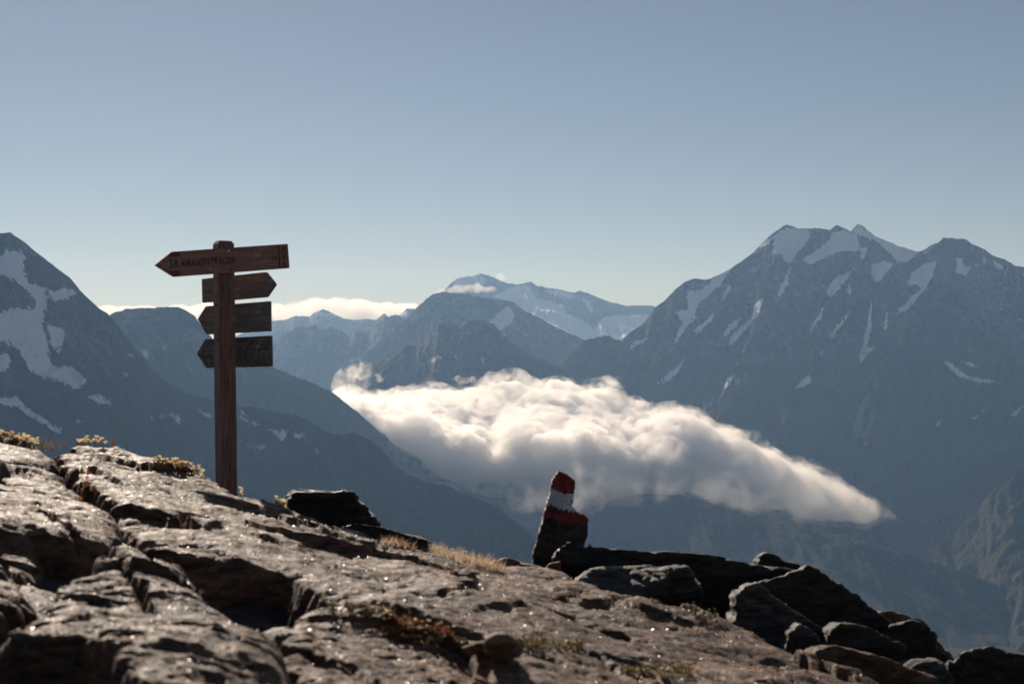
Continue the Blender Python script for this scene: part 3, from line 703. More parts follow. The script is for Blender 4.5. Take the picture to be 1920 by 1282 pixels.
slab('bright peaked slab in the left foreground with a black face at the bottom left corner', [
    (215, 1010), (260, 1018), (310, 1040), (355, 1076), (410, 1112), (470, 1160), (500, 1190), (520, 1225), (570, 1300), (560, 1360), (320, 1360), (262, 1290), (200, 1235), (140, 1196), (60, 1180), (-30, 1192), (20, 1160), (60, 1122), (110, 1080), (160, 1046)], 0.02, 0.3, 0.0052, 23, rough=1.05)
slab('flat slab at the bottom centre in front of the black step', [
    (515, 1166), (560, 1154), (660, 1156), (720, 1170), (790, 1194), (870, 1218), (925, 1262), (980, 1330), (700, 1380), (600, 1330), (540, 1250), (520, 1200)], -0.025, 0.25, 0.006, 29)

# ------------------------------------------------------------------ boulders
def rock_from(label, outline, d, thick, mat, seed, cat='boulder', name='boulder', voxel=0.009, lean=(0.0, 0.0), amp=1.0, back=0.8, dd=None, ridge=None, strata=0.011):
    """solid rock: its near face drawn as an outline at distance d, its far side shrunk and shifted, then worn by noise"""
    bm = bmesh.new()
    n = len(outline)
    fr = [W(px, py, d if dd is None else d + dd[i]) for i, (px, py) in enumerate(outline)]
    c = sum(fr, Vector()) / n
    bk = [c + (p - c) * back + Vector((lean[0], thick, lean[1] - 0.2 * thick)) for p in fr]
    mid = [c + (p - c) * 1.0 + Vector((lean[0] * .5, thick * .45, lean[1] * .5 - 0.09 * thick)) for p in fr]
    fr = [c + (p - c) * 0.97 for p in fr]
    rv = None
    if ridge:
        ia, ib, rp_ = ridge
        rv = [bm.verts.new(c + (W(px, py, d + dz) - c) * 0.97) for px, py, dz in rp_]
    rings = [[bm.verts.new(p) for p in ring] for ring in (fr, mid, bk)]
    for a, b in zip(rings[:-1], rings[1:]):
        for i in range(n): bm.faces.new((a[i], a[(i + 1) % n], b[(i + 1) % n], b[i]))
    if rv:
        ia, ib = ridge[0], ridge[1]; f0 = rings[0]
        bm.faces.new(f0[ia:ib + 1] + rv[::-1]); bm.faces.new(f0[ib:] + f0[:ia + 1] + rv)
    else: bm.faces.new(rings[0])
    bm.faces.new(rings[-1][::-1])
    bmesh.ops.triangulate(bm, faces=bm.faces[:]); bmesh.ops.recalc_face_normals(bm, faces=bm.faces)
    me = bpy.data.meshes.new('tmp'); bm.to_mesh(me); bm.free()
    o = bpy.data.objects.new('tmp', me); COL.objects.link(o)
    md = o.modifiers.new('r', 'REMESH'); md.mode = 'VOXEL'; md.voxel_size = voxel
    m2 = bpy.data.meshes.new_from_object(o.evaluated_get(C.evaluated_depsgraph_get()))
    bpy.data.objects.remove(o); bpy.data.meshes.remove(me)
    for (wl, am) in ((0.25, 0.008), (0.07, 0.0035), (0.02, 0.002)):
        co, no = get_np(m2)
        q = co / wl; q[:, 2] *= 1.8
        co = co + no * (am * amp * fbm3(q, 3, seed))[:, None]
        m2.vertices.foreach_set('co', co.astype(np.float32).ravel()); m2.update()
    if strata:                                            # broken layers, stepped
        co, no = get_np(m2)
        rr = random.Random(seed); sx, sz = rr.uniform(-.25, .45), 1.0; L = 0.028
        q = (co[:, 0] * sx + co[:, 1] * rr.uniform(-.2, .2) + co[:, 2] * sz) / L + 1.2 * fbm3(co / 0.22, 3, seed + 4)
        f = q - np.floor(q); stp = _h(np.floor(q).astype(np.int64), np.floor(co[:, 0] / 0.17).astype(np.int64) * 0, np.zeros(len(q), np.int64), seed)
        co = co + no * (strata * (stp * 0.8 + 0.5 * sstep(0.0, 0.3, f) - 0.5 * sstep(0.8, 1.0, f)))[:, None]
        m2.vertices.foreach_set('co', co.astype(np.float32).ravel()); m2.update()
    m2.materials.clear(); m2.materials.append(mat)
    m2.polygons.foreach_set('use_smooth', np.ones(len(m2.polygons), bool))
    o = bpy.data.objects.new(name, m2); m2.name = name; COL.objects.link(o)
    return tag(o, label, cat)

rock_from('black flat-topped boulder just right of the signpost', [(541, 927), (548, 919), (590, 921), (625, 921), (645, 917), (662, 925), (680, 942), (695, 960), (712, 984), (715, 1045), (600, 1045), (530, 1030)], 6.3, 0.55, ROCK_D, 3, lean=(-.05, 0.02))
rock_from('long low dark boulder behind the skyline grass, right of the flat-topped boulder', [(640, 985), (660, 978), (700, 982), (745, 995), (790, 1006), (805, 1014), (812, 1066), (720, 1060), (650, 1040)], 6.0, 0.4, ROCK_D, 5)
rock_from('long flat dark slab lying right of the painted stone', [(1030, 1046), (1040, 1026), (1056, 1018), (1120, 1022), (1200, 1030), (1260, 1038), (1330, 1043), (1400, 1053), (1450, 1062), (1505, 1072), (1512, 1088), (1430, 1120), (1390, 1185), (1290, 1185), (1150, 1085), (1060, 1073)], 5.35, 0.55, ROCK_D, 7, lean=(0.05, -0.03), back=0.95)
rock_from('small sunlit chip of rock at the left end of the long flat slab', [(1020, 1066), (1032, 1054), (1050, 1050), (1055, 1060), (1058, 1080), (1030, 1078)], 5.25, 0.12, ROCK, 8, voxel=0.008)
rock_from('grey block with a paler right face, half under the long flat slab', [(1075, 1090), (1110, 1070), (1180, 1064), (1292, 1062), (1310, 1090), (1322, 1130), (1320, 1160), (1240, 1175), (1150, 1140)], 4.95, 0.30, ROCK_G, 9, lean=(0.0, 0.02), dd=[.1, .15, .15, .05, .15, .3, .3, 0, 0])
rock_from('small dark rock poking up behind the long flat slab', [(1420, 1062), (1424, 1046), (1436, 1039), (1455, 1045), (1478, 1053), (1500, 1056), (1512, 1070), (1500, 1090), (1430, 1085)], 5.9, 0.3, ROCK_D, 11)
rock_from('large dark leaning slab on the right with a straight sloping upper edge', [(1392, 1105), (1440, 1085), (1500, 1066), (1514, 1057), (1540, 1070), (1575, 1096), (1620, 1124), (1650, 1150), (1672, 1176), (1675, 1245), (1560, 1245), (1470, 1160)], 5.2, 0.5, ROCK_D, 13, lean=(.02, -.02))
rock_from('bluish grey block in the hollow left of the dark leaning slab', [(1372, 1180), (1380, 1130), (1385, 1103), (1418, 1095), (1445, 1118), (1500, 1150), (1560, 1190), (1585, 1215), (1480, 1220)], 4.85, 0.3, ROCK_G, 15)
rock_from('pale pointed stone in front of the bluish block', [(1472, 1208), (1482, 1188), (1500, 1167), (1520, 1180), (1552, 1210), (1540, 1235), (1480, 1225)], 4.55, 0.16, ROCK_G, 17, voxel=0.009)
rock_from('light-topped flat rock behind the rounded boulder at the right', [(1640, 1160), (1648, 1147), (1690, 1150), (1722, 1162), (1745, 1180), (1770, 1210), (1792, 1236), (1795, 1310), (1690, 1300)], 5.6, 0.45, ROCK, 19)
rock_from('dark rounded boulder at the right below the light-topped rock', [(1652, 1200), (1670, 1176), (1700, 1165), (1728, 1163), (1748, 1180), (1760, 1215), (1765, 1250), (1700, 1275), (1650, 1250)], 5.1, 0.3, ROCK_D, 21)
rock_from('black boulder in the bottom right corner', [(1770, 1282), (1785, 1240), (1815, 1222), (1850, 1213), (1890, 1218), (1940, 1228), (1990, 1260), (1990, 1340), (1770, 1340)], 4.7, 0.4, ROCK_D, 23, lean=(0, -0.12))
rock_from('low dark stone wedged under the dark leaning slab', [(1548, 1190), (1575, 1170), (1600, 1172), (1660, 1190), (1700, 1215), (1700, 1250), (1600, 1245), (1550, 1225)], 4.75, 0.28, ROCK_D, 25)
rock_from('brown flat stone at the bottom right with a bright left end', [(1525, 1232), (1535, 1216), (1570, 1212), (1640, 1225), (1700, 1250), (1760, 1275), (1780, 1330), (1600, 1330), (1530, 1270)], 4.35, 0.3, ROCK, 27, amp=1.2)
rock_from('dark stone at the bottom edge left of the corner boulder', [(1690, 1262), (1720, 1240), (1760, 1236), (1790, 1260), (1800, 1330), (1690, 1330)], 4.5, 0.25, ROCK_G, 28)
rock_from('small rounded stone beside the dewy grass tuft at the bottom centre', [(914, 1226), (918, 1206), (930, 1196), (945, 1197), (960, 1208), (972, 1224), (950, 1236)], 2.72, 0.07, ROCK, 29, cat='stone', name='stone', voxel=0.005, amp=0.5)
rock_from('flat stone sliver left of the small rounded stone', [(868, 1216), (890, 1207), (920, 1203), (925, 1214), (900, 1224), (875, 1226)], 2.8, 0.08, ROCK, 31, cat='stone', name='stone', voxel=0.005, amp=0.5)
rock_from('thin sunlit rock edge between the skyline grass and the painted stone', [(920, 1056), (930, 1047), (955, 1046), (980, 1055), (1010, 1062), (1030, 1072), (1000, 1082), (930, 1074)], 5.45, 0.25, ROCK, 33)

# ------------------------------------------------------------------ painted waymark stone
def paint_rock_mat():
    m = rock_mat('waymark_paint', (0.02, 0.017, 0.014), (0.075, 0.06, 0.046), lichen=0.15, sheen=0.3, seed=13.0)
    nt = m.node_tree; g = N(nt); b = nt.nodes['Principled BSDF']
    base = b.inputs['Base Color'].links[0].from_socket
    t = g.coord(); z = g.add('ShaderNodeSeparateXYZ'); nt.links.new(t, z.inputs[0])
    j = g.math('MULTIPLY', g.math('SUBTRACT', g.noise(g.scale(t, (1, 1, .25)), 70.0, 4, .7), 0.5), 0.075)
    jj = g.math('MULTIPLY', g.math('SUBTRACT', g.noise(t, 14.0, 4, .6), 0.5), 0.05)
    h = g.math('ADD', g.math('ADD', z.outputs[2], g.math('MULTIPLY', z.outputs[0], 0.22)), j)
    wear = g.ramp(g.noise(t, 36.0, 10, 0.78), [(0.38, 0.0), (0.43, 1.0)])
    red = g.mix(g.noise(t, 30, 4), (0.17, 0.014, 0.016), (0.30, 0.024, 0.026))
    white = g.mix(g.noise(t, 25, 6), (0.60, 0.60, 0.62), (0.80, 0.79, 0.78))
    lowm = g.math('GREATER_THAN', g.math('ADD', h, jj), WM_LOW)
    gap = g.math('LESS_THAN', h, g.math('SUBTRACT', WM_W0 - 0.004, g.math('MULTIPLY', g.math('LESS_THAN', z.outputs[0], 0.004), 0.016)))
    c = g.mix(g.math('MULTIPLY', g.math('MULTIPLY', lowm, gap), wear), base, red)
    c = g.mix(g.math('MULTIPLY', g.math('GREATER_THAN', h, WM_W0), wear), c, white)
    c = g.mix(g.math('GREATER_THAN', g.math('ADD', h, g.math('MULTIPLY', j, -0.6)), WM_W1), c, red)
    nt.links.new(c, b.inputs['Base Color'])
    return m
ds = 5.6
out = [(988, 1115), (997, 1055), (1000, 1032), (1003, 1024), (1010, 1000), (1017, 975), (1019, 960), (1024, 941), (1032, 917), (1035.5, 898), (1041, 887), (1048, 881), (1063, 888), (1077.5, 899), (1075, 917), (1074, 927), (1077, 937), (1073, 950), (1074, 957), (1087, 960), (1099, 965), (1106, 974), (1103, 985), (1100, 1004), (1096, 1018), (1090, 1040), (1085, 1115)]
def mz(px, py): return (641 - py) / F * ds - (641 - 1060) / F * ds + 0.22 * ((px - 1050) / F * ds)
WM_W1 = mz(1052, 922); WM_W0 = mz(1050, 953); WM_LOW = mz(1055, 978)
st = rock_from('upright waymark stone painted red, white and red', out, ds, 0.10, ROCK_D, 41, cat='waymark stone', name='waymark_stone', voxel=0.0045, amp=0.5, back=0.97, strata=0.004, ridge=(11, 25, [(1062, 893, -0.01), (1063, 930, -0.03), (1057, 958, -0.04), (1051, 990, -0.045), (1050, 1040, -0.045), (1052, 1115, -0.045)]),
               dd=[.06, .06, .06, .06, .06, .06, .06, .06, .05, .05, .05, .01, 0, .03, .03, .03, .03, .03, .02, .03, .05, .06, .06, .06, .06, .05, 0])
org = W(1050, 1060, ds)
me = st.data; co, _ = get_np(me); me.vertices.foreach_set('co', (co - np.array(org)).astype(np.float32).ravel()); me.update(); st.location = org
me.materials.clear(); me.materials.append(paint_rock_mat())

# ------------------------------------------------------------------ signpost
def wood_mat(name, c0, c1, scale=1.0, axis='X', ring=0.0):
    m, nt, b = new_mat(name); g = N(nt)
    t = g.coord()
    sc = {'X': (1.2, 14, 14), 'Z': (14, 14, 1.2)}[axis]
    t2 = g.scale(t, sc)
    n = g.noise(t2, 6.0 * scale, 8, 0.65, 0.8); n2 = g.noise(t, 9.0, 6, 0.7); n3 = g.noise(g.scale(t2, (1, 3, 3)), 24.0, 4, .6)
    f = g.math('ADD', g.math('MULTIPLY', n, 0.75), g.math('MULTIPLY', n3, 0.25))
    h = f
    if ring:
        w = g.add('ShaderNodeTexWave', wave_type='RINGS', rings_direction='Y', wave_profile='SIN')
        mp = g.add('ShaderNodeMapping'); nt.links.new(t, mp.inputs[0]); mp.inputs['Location'].default_value = (-0.20, 0, 0.01); mp.inputs['Scale'].default_value = (0.42, 1, 1.25)
        nt.links.new(mp.outputs[0], w.inputs[0]); w.inputs['Scale'].default_value = 20.0; w.inputs['Distortion'].default_value = 6.0; w.inputs['Detail'].default_value = 3.0; w.inputs['Detail Scale'].default_value = 1.0
        f = g.math('ADD', g.math('MULTIPLY', f, 1 - ring), g.math('MULTIPLY', w.outputs['Fac'], ring)); h = f
    col = g.mix(g.ramp(f, [(0.36, 0.0), (0.64, 1.0)]), c0, c1)
    col = g.mix(g.ramp(n2, [(0.60, 0.0), (0.72, 0.45)]), col, tuple(min(1, c * 1.9 + 0.03) for c in c1))      # weathered grey patches
    nt.links.new(col, b.inputs['Base Color']); b.inputs['Roughness'].default_value = 0.7; b.inputs['Specular IOR Level'].default_value = 0.3
    nt.links.new(g.bump(h, 0.8, 0.004), b.inputs['Normal'])
    return m
POSTW = wood_mat('post_wood', (0.10, 0.053, 0.041), (0.33, 0.185, 0.14), axis='Z')
BRDW = wood_mat('board_wood', (0.22, 0.11, 0.08), (0.46, 0.26, 0.20))
GRYW = wood_mat('grey_board_wood', (0.12, 0.10, 0.092), (0.32, 0.265, 0.24))
RNGW = wood_mat('ringed_board_wood', (0.06, 0.05, 0.046), (0.26, 0.22, 0.20), ring=0.08)
LET, _nt, _b = new_mat('engraved_letter'); _b.inputs['Base Color'].default_value = (0.045, 0.026, 0.02, 1); _b.inputs['Roughness'].default_value = 0.9
REDP, _nt, _b = new_mat('red_paint'); g = N(_nt); _nt.links.new(g.mix(g.noise(g.coord(), 60, 6, .7), (0.13, 0.03, 0.028), (0.30, 0.055, 0.055)), _b.inputs['Base Color']); _b.inputs['Roughness'].default_value = 0.7
WHTP, _nt, _b = new_mat('faded_white_paint'); g = N(_nt); _nt.links.new(g.mix(g.ramp(g.noise(g.coord(), 50, 8, .75), [(.35, 0.0), (.62, 1.0)]), (0.24, 0.14, 0.105), (0.36, 0.27, 0.22)), _b.inputs['Base Color']); _b.inputs['Roughness'].default_value = 0.8
STEEL, _nt, _b = new_mat('screw_steel'); _b.inputs['Base Color'].default_value = (0.6, 0.58, 0.55, 1); _b.inputs['Metallic'].default_value = 0.9; _b.inputs['Roughness'].default_value = 0.35
RUST, _nt, _b = new_mat('screw_rust'); _b.inputs['Base Color'].default_value = (0.05, 0.03, 0.022, 1); _b.inputs['Roughness'].default_value = 0.7

PD = 7.0
foot = W(425, 960, PD)
post = bpy.data.objects.new('signpost', None); post.location = foot; COL.objects.link(post)
tag(post, 'wooden hiking signpost with four arrow boards, standing behind the rock', 'signpost')
k = PD / F
side = 31.4 * k; ang = R(30.6)
# the post leans very slightly: foot to head
foot_l = Vector((0, 0, -0.25)); head = W(419, 452, PD) - foot
bm = bmesh.new()
def ring_at(zc, s, cx):
    return [bm.verts.new(Vector((cx + s * (math.cos(ang) * a - math.sin(ang) * b_), s * (math.sin(ang) * a + math.cos(ang) * b_), zc))) for a, b_ in ((-.5, -.5), (.5, -.5), (.5, .5), (-.5, .5))]
lean = head.x / head.z
zs = [(-0.25, side), (head.z * 0.33, side), (head.z * 0.66, side), (head.z - 0.016, side), (head.z, side * 0.72)]
rs = [ring_at(zz, s, lean * zz) for zz, s in zs]
for a, b_ in zip(rs[:-1], rs[1:]):
    for i in range(4): bm.faces.new((a[i], a[(i + 1) % 4], b_[(i + 1) % 4], b_[i]))
bm.faces.new(rs[-1]); bm.faces.new(rs[0][::-1])
bmesh.ops.bevel(bm, geom=[e for e in bm.edges if abs((e.verts[0].co - e.verts[1].co).z) > 0.05], offset=0.004, segments=2, affect='EDGES')
obj_bm('post', bm, POSTW, post)

def board(pts, depths, thick, mat, label=None):
    """arrow board: its camera-side outline given as (px,py) with a depth that runs evenly along its length"""
    pts3 = []
    x0 = min(p[0] for p in pts); x1 = max(p[0] for p in pts)
    for px, py in pts:
        t = (px - x0) / (x1 - x0); pts3.append(W(px, py, depths[0] + (depths[1] - depths[0]) * t))
    xs = sorted(pts3, key=lambda v: v.x)
    u = xs[-1] - xs[0]; u = Vector((u.x, u.y, 0)).normalized()
    nrm = Vector((u.y, -u.x, 0)); nrm = nrm if nrm.y < 0 else -nrm          # towards the camera
    zax = Vector((0, 0, 1))
    c = sum(pts3, Vector()) / len(pts3)
    roll = math.atan2((pts[0][1] - pts[1][1]), (pts[1][0] - pts[0][0])) if False else 0
    M = Matrix((u, -nrm, zax)).transposed().to_4x4()
    o = bpy.data.objects.new('sign_board', None)
    bm = bmesh.new()
    loc = [M.inverted() @ (p - c) for p in pts3]
    f = [bm.verts.new(Vector((p.x, 0, p.z))) for p in loc]; bk = [bm.verts.new(Vector((p.x, thick, p.z))) for p in loc]
    n = len(f)
    bm.faces.new(f); bm.faces.new(bk[::-1])
    for i in range(n): bm.faces.new((f[i], bk[i], bk[(i + 1) % n], f[(i + 1) % n]))
    bmesh.ops.bevel(bm, geom=bm.edges[:], offset=0.0025, segments=2, affect='EDGES')
    bpy.data.objects.remove(o)
    o = obj_bm('sign_board', bm, mat, post)
    o.matrix_local = Matrix.Translation(c - foot) @ M
    if label: o['label'] = label
    return o, c, M
b1, c1, M1 = board([(291, 497), (322, 472), (430, 464.5), (540, 457), (543.5, 502.5), (430, 511.5), (326, 519)], (6.78, 7.06), 0.026, BRDW, 'long top arrow board pointing left with lettering')
b2, c2, M2 = board([(377.5, 523), (497, 510), (515, 533), (498.5, 557), (378.5, 567.5)], (7.24, 7.03), 0.024, GRYW, 'blank weathered board pointing right')
b3, c3, M3 = board([(370, 598), (385, 574), (504, 564.5), (504.5, 621), (386, 627)], (7.24, 7.02), 0.024, GRYW, 'blank dark board pointing left')
b4, c4, M4 = board([(368.5, 663), (384, 636), (506, 629), (507, 687), (386, 690)], (7.24, 7.02), 0.024, RNGW, 'lowest dark board with ringed grain')

# flat things on the top board, given in photograph pixels and projected onto its face
def on_board(px, py, M, c, lift=0.0):
    d = Vector(((px - 960) / F, 1, (641 - py) / F)); n = M.to_3x3() @ Vector((0, -1, 0))
    return (M.inverted() @ (d * (n.dot(c) / n.dot(d)) - c)) + Vector((0, -lift, 0))
def patch(name, pts, mat, lift=0.0008, parent=b1, M=M1, c=c1, label=None):
    bm = bmesh.new(); P = [on_board(a, b_, M, c) for a, b_ in pts]
    f = [bm.verts.new(Vector((p.x, -lift, p.z))) for p in P]; bk = [bm.verts.new(Vector((p.x, 0.001, p.z))) for p in P]
    n = len(f); bm.faces.new(f)
    for i in range(n): bm.faces.new((f[i], bk[i], bk[(i + 1) % n], f[(i + 1) % n]))
    o = obj_bm(name, bm, mat, parent)
    if label: o['label'] = label
    return o
patch('paint_stripe', [(322.5, 473), (337, 472), (337.5, 481), (315, 482)], REDP, label='faded red paint stripe')
patch('paint_stripe', [(314, 483), (337.5, 482), (338, 506), (312, 508)], WHTP, label='worn white paint stripe')
patch('paint_stripe', [(313, 509), (338, 506.5), (338.5, 517), (327, 518)], REDP, label='red paint stripe')
patch('divider_line', [(521, 459), (522.8, 459), (525.6, 503), (523.6, 503)], LET, 0.0012)

def lettering(txt, px0, py0, px1, py1, hpx, sx=1.0, name='lettering', step=None):
    """letters between two baseline points (photograph pixels), hpx high"""
    chars = txt if step else [txt]
    for i, ch in enumerate(chars):
        cu = bpy.data.curves.new('t', 'FONT'); cu.body = ch; cu.size = 1.0; cu.extrude = 0.0; cu.offset = 0.0; cu.resolution_u = 3
        if step: cu.align_x = 'CENTER'
        to = bpy.data.objects.new('t', cu); COL.objects.link(to)
        me = bpy.data.meshes.new_from_object(to.evaluated_get(C.evaluated_depsgraph_get())); bpy.data.objects.remove(to)
        me.materials.clear(); me.materials.append(LET)
        n = len(me.vertices); co = np.empty(n * 3, np.float32); me.vertices.foreach_get('co', co); co = co.reshape(-1, 3)
        A = on_board(px0, py0, M1, c1); B = on_board(px1, py1, M1, c1)
        if step: A = on_board(px0 + step[0] * i, py0 + step[1] * i, M1, c1); B = A + (on_board(px1, py1, M1, c1) - on_board(px0, py0, M1, c1))
        ux, uz = B.x - A.x, B.z - A.z; L = math.hypot(ux, uz); ux /= L; uz /= L
        hh = hpx * 6.9 / F / 0.73
        w = co[:, 0].max() if not step else 1.0
        sxx = (L / w) if not step else hh * sx
        X = co[:, 0] * sxx; Zz = co[:, 1] * hh
        P = np.stack([A.x + X * ux, np.full(n, -0.0017), A.z + X * uz + Zz], -1)
        me.vertices.foreach_set('co', P.astype(np.float32).ravel()); me.update()
        o = bpy.data.objects.new(name, me); me.name = name; COL.objects.link(o); o.parent = b1
lettering('3A', 316.5, 503.5, 335, 502, 18)
lettering('KRAXENTRÄGER', 341, 499.5, 441.5, 493, 12.5)
lettering('1h', 508.5, 488.5, 520, 488, 12.5)
lettering('AVS', 531.5, 472, 541.5, 471.2, 12, 0.85, step=(0.9, 14.2))

def screw(parent, p, n, r, mat):
    bm = bmesh.new(); bmesh.ops.create_cone(bm, cap_ends=True, segments=12, radius1=r, radius2=r * 0.7, depth=0.006)
    o = obj_bm('screw', bm, mat, parent)
    o.matrix_local = Matrix.Translation(p) @ n.to_track_quat('Z', 'Y').to_matrix().to_4x4()
screw(b1, on_board(429, 470, M1, c1, 0.002), Vector((0, -1, 0)), 0.0065, STEEL)
screw(b1, on_board(433, 505.5, M1, c1, 0.002), Vector((0, -1, 0)), 0.0055, RUST)
ln = Vector((-math.cos(ang), -math.sin(ang), 0))            # normal of the post's narrow left face
for py in (521, 555.5, 572, 621.5, 637.5):
    zc = (641 - py) / F * PD - foot.z
    p = Vector((lean * zc, 0, zc)) + ln * (side * 0.5 + 0.001) + Vector((-ln.y, ln.x, 0)) * side * 0.12
    screw(post, p, ln, 0.0055, RUST)

# ------------------------------------------------------------------ plants
def leaf_mat(name, c0, c1, trans=0.5, rough=0.5):
    m, nt, b = new_mat(name); g = N(nt)
    col = g.mix(g.noise(g.pos(), 60.0, 3), c0, c1)
    nt.links.new(col, b.inputs['Base Color']); b.inputs['Roughness'].default_value = rough
    tr = nt.nodes.new('ShaderNodeBsdfTranslucent'); nt.links.new(col, tr.inputs[0])
    mx = nt.nodes.new('ShaderNodeMixShader'); mx.inputs[0].default_value = trans
    nt.links.new(b.outputs[0], mx.inputs[1]); nt.links.new(tr.outputs[0], mx.inputs[2]); nt.links.new(mx.outputs[0], nt.nodes['Material Output'].inputs[0])
    return m
FLOW = leaf_mat('pale_petal', (0.80, 0.62, 0.36), (0.92, 0.78, 0.52), 0.6)
STRAW = leaf_mat('straw', (0.30, 0.19, 0.10), (0.50, 0.36, 0.20))
GREEN = leaf_mat('green_blade', (0.06, 0.06, 0.018), (0.16, 0.13, 0.045))
RUSTL = leaf_mat('rusty_leaf', (0.22, 0.07, 0.03), (0.40, 0.16, 0.06))
MOSS = leaf_mat('moss', (0.10, 0.08, 0.02), (0.28, 0.20, 0.06), 0.35)
PINK = leaf_mat('pinkish_grass', (0.48, 0.32, 0.19), (0.84, 0.66, 0.46), 0.6)
DEW, _nt, _b = new_mat('dew'); _b.inputs['Base Color'].default_value = (1, 1, 1, 1); _b.inputs['Roughness'].default_value = 0.22; _b.inputs['Specular IOR Level'].default_value = 1.0

pr = random.Random(11)
def add_blade(V, Fq, p, d, L, w, bend):
    sdv = Vector((d.y, -d.x, 0)); sdv = sdv.normalized() if sdv.length > 1e-4 else Vector((1, 0, 0))
    sdv = (sdv + Vector((pr.uniform(-1, 1), pr.uniform(-1, 1), 0))).normalized()
    i0 = len(V)
    for j in range(4):
        t = j / 3.0; q = p + d * (L * t) + Vector((bend.x, bend.y, -abs(bend.z))) * (L * t * t)
        ww = w * (1 - t * 0.85) * 0.5
        V.append(q - sdv * ww); V.append(q + sdv * ww)
    for j in range(3): a = i0 + 2 * j; Fq.append((a, a + 1, a + 3, a + 2))
def add_rosette(V, Fq, p, r, n=6, up=1.1):
    a0 = pr.uniform(0, 6.28)
    for i in range(n):
        a = a0 + i * 6.283 / n + pr.uniform(-.2, .2); o = Vector((math.cos(a), math.sin(a), up * pr.uniform(.5, 1.5))).normalized(); s = Vector((-math.sin(a), math.cos(a), 0))
        i0 = len(V); V += [p, p + o * r * .6 + s * r * .32, p + o * r, p + o * r * .6 - s * r * .32]; Fq.append((i0, i0 + 1, i0 + 2, i0 + 3))
def add_drop(V, Fq, p, r):
    i0 = len(V); V += [p + Vector(v) * r for v in ((1, 0, 0), (0, 1, 0), (-1, 0, 0), (0, -1, 0), (0, 0, 1), (0, 0, -1))]
    for a, b_, c_ in ((0, 1, 4), (1, 2, 4), (2, 3, 4), (3, 0, 4), (1, 0, 5), (2, 1, 5), (3, 2, 5), (0, 3, 5)): Fq.append((i0 + a, i0 + b_, i0 + c_, i0 + c_))
def part(name, V, Fq, mat, parent):
    me = bpy.data.meshes.new(name); me.from_pydata([tuple(v) for v in V], [], [tuple(dict.fromkeys(f)) for f in Fq]); me.materials.append(mat); me.update()
    o = bpy.data.objects.new(name, me); COL.objects.link(o); o.parent = parent; o['kind'] = 'stuff'; return o
def plant(name, label, cat, spots, group=None, y=None):
    """spots: dicts with pixel line (x0,y0,x1,y1), kind and counts; placed on the rock surface they meet"""
    root = bpy.data.objects.new(name, None); COL.objects.link(root); tag(root, label, cat, group)
    first = None; bags = {}
    for s in spots:
        for i in range(s['n']):
            t = pr.random() if s['k'] == 'blade' else min(1, max(0, (pr.randrange(5) + 0.5) / 5 + pr.gauss(0, 0.07))); px = s['l'][0] + (s['l'][2] - s['l'][0]) * t; py = s['l'][1] + (s['l'][3] - s['l'][1]) * t + pr.uniform(-s.get('jy', 3), s.get('jy', 3))
            d = s.get('d')
            if d is None:
                p = hit(px, py) or hit(px, py + 6) or hit(px, py + 14) or hit(px, py + 25)
                if p is None: continue
            else: p = W(px, py, d + pr.uniform(-.06, .06))
            if first is None: first = p.copy(); root.location = first
            p = p - first
            V, Fq = bags.setdefault((s['part'], s['mat'].name), ([], []))
            sc = p.y + first.y; u = sc / F                        # metres per photograph pixel here
            if s['k'] == 'blade':
                dv = Vector((pr.uniform(-.5, .5), pr.uniform(-.5, .5), 1)).normalized()
                add_blade(V, Fq, p - dv * 2 * u, dv, s['s'] * u * pr.uniform(.5, 1.1), s.get('w', 1.3) * u, Vector((pr.uniform(-.5, .5), pr.uniform(-.4, .4), pr.uniform(0, .3))))
            elif s['k'] == 'rosette': add_rosette(V, Fq, p + Vector((0, 0, u * s.get('up', 3) * (pr.random() ** 2 * 2.2))), s['s'] * u * pr.uniform(.6, 1.15))
            else: add_drop(V, Fq, p + Vector((0, 0, u * s.get('up', 8) * pr.uniform(.2, 1.1))), s['s'] * u * pr.uniform(.6, 1.2))
    for (nm, mn), (V, Fq) in bags.items(): part(nm, V, Fq, bpy.data.materials[mn], root)
    return root
S = lambda part, k, mat, l, n, s, **kw: dict(part=part, k=k, mat=mat, l=l, n=n, s=s, **kw)
plant('saxifrage', 'clump of pale yellow flowers beside the flat-topped boulder', 'plant', [S('flower', 'rosette', FLOW, (518, 945, 628, 978), 190, 7, up=4), S('foliage', 'rosette', MOSS, (518, 948, 628, 980), 40, 5, up=3)])
plant('saxifrage', 'row of pale flowers on the skyline left of the signpost', 'plant', [S('stem', 'blade', GREEN, (288, 868, 384, 894), 70, 12), S('flower', 'rosette', FLOW, (288, 868, 350, 884), 50, 8, up=5), S('flower', 'rosette', FLOW, (350, 882, 384, 894), 12, 7, up=5), S('foliage', 'rosette', MOSS, (285, 868, 350, 886), 20, 5, up=3)])
plant('saxifrage', 'pale flowers on the hump of rock left of the reddish stalk', 'plant', [S('stem', 'blade', GREEN, (143, 832, 200, 832), 60, 12), S('flower', 'rosette', FLOW, (143, 832, 200, 832), 34, 8, up=5, jy=1), S('foliage', 'rosette', MOSS, (143, 832, 200, 832), 10, 5, up=2)])
plant('saxifrage', 'single pale flower at the foot of the signpost', 'plant', [S('flower', 'rosette', FLOW, (449, 928, 456, 930), 5, 6, up=7), S('stem', 'blade', STRAW, (449, 928, 456, 930), 4, 6)])
plant('moss_cushion', 'straw-coloured moss cushion on the skyline at the far left', 'moss', [S('foliage', 'rosette', FLOW, (0, 820, 72, 832), 150, 6, up=4, jy=4), S('foliage', 'rosette', MOSS, (0, 824, 100, 846), 50, 5, up=3), S('blade', 'blade', STRAW, (0, 822, 70, 832), 24, 14)])
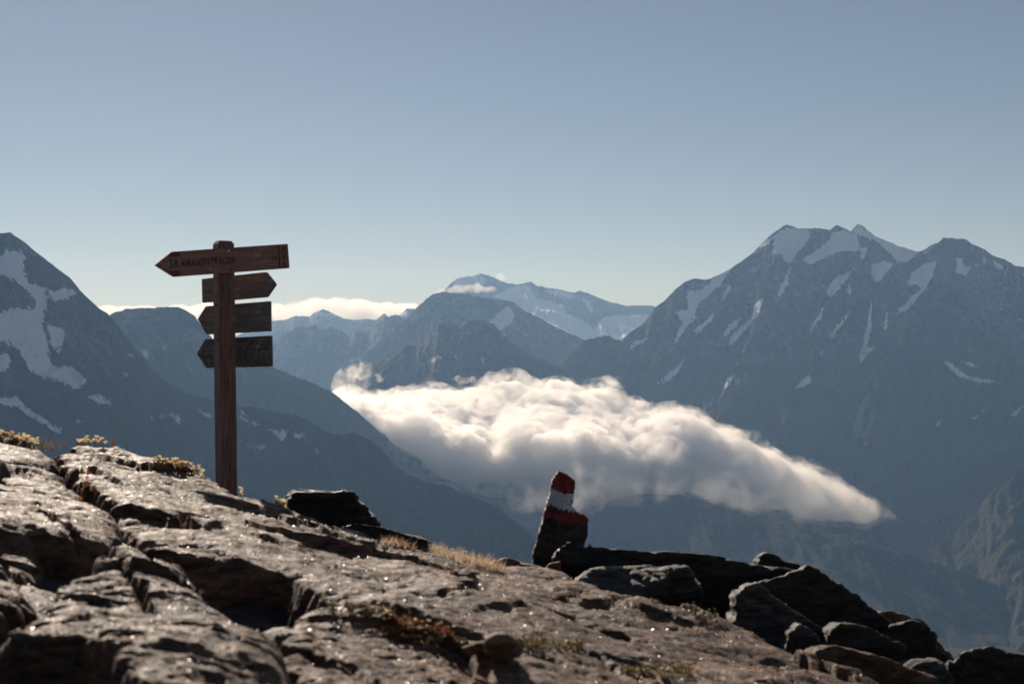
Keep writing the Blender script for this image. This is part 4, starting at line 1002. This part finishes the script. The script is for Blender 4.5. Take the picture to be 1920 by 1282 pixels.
plant('dry_grass', 'arched dry grass stems on the skyline at the left', 'grass', [S('blade', 'blade', RUSTL, (84, 842, 130, 834), 14, 30, w=1.8), S('blade', 'blade', STRAW, (84, 842, 104, 838), 10, 34)])
plant('dry_stalk', 'short reddish stalk standing on the left skyline', 'plant', [S('stem', 'blade', RUSTL, (209, 836, 213, 836), 3, 26, w=2.2), S('leaf', 'rosette', RUSTL, (208, 836, 214, 836), 6, 5, up=24)])
plant('dwarf_shrub', 'rusty dwarf shrub in the dark cleft at the left', 'plant', [S('leaf', 'rosette', RUSTL, (150, 940, 180, 924), 40, 6, up=14, jy=8), S('blade', 'blade', STRAW, (140, 942, 180, 930), 16, 18)])
plant('grass_tuft', 'dewy pinkish grass tuft along the skyline left of the painted stone', 'grass', [
    S('blade', 'blade', PINK, (715, 1016, 810, 1036), 260, 19, jy=4, w=1.1), S('blade', 'blade', PINK, (805, 1034, 945, 1070), 800, 25, jy=7, w=1.1), S('blade', 'blade', GREEN, (810, 1048, 948, 1072), 150, 13, jy=5), S('blade', 'blade', RUSTL, (730, 1024, 900, 1058), 90, 18, jy=5),
    S('dew_drop', 'drop', DEW, (735, 1024, 945, 1068), 60, 1.7, up=8, jy=5), S('flower', 'rosette', FLOW, (805, 1036, 900, 1056), 60, 3.5, up=7, jy=6)])
plant('grass_tuft', 'dewy green and yellow grass tuft behind the small rounded stone', 'grass', [
    S('blade', 'blade', GREEN, (925, 1208, 1095, 1216), 170, 34, jy=7, w=1.8), S('blade', 'blade', STRAW, (930, 1206, 1090, 1214), 90, 38, jy=7, w=1.5), S('foliage', 'rosette', MOSS, (930, 1212, 1090, 1222), 120, 7, up=6, jy=6), S('dew_drop', 'drop', DEW, (930, 1208, 1090, 1216), 26, 2.2, up=24, jy=5)])
plant('moss_cushion', 'orange and green moss cushion in the crack at the bottom centre', 'moss', [
    S('foliage', 'rosette', RUSTL, (718, 1184, 850, 1206), 150, 8, up=9, jy=8), S('foliage', 'rosette', MOSS, (720, 1192, 890, 1222), 220, 7, up=4, jy=5), S('flower', 'rosette', FLOW, (720, 1182, 850, 1200), 40, 6, up=12, jy=5), S('dew_drop', 'drop', DEW, (720, 1184, 850, 1204), 14, 2.4, up=10)])
plant('moss_cushion', 'dark green moss and grass in the black crack under the step', 'moss', [S('foliage', 'rosette', GREEN, (600, 1140, 790, 1178), 120, 7, up=6, jy=8), S('blade', 'blade', RUSTL, (650, 1135, 800, 1175), 50, 18, jy=6)])
plant('moss_cushion', 'mossy plants with orange tips at the bottom edge right of centre', 'moss', [S('foliage', 'rosette', MOSS, (1165, 1262, 1300, 1270), 130, 7, up=6, jy=7), S('foliage', 'rosette', RUSTL, (1255, 1258, 1310, 1262), 30, 7, up=8), S('blade', 'blade', STRAW, (1165, 1262, 1290, 1266), 40, 22)])
plant('dwarf_shrub', 'small dark green plant in the hollow below the grey block', 'plant', [S('leaf', 'rosette', GREEN, (1300, 1156, 1345, 1168), 60, 5, up=8, jy=5), S('blade', 'blade', GREEN, (1300, 1160, 1345, 1170), 24, 12)])
plant('grass_tuft', 'small tuft of dry blades between the bright peaked slab and the flat slab', 'grass', [S('blade', 'blade', STRAW, (480, 1172, 520, 1182), 22, 22, w=1.8), S('blade', 'blade', GREEN, (480, 1172, 520, 1182), 12, 20, w=1.8)])
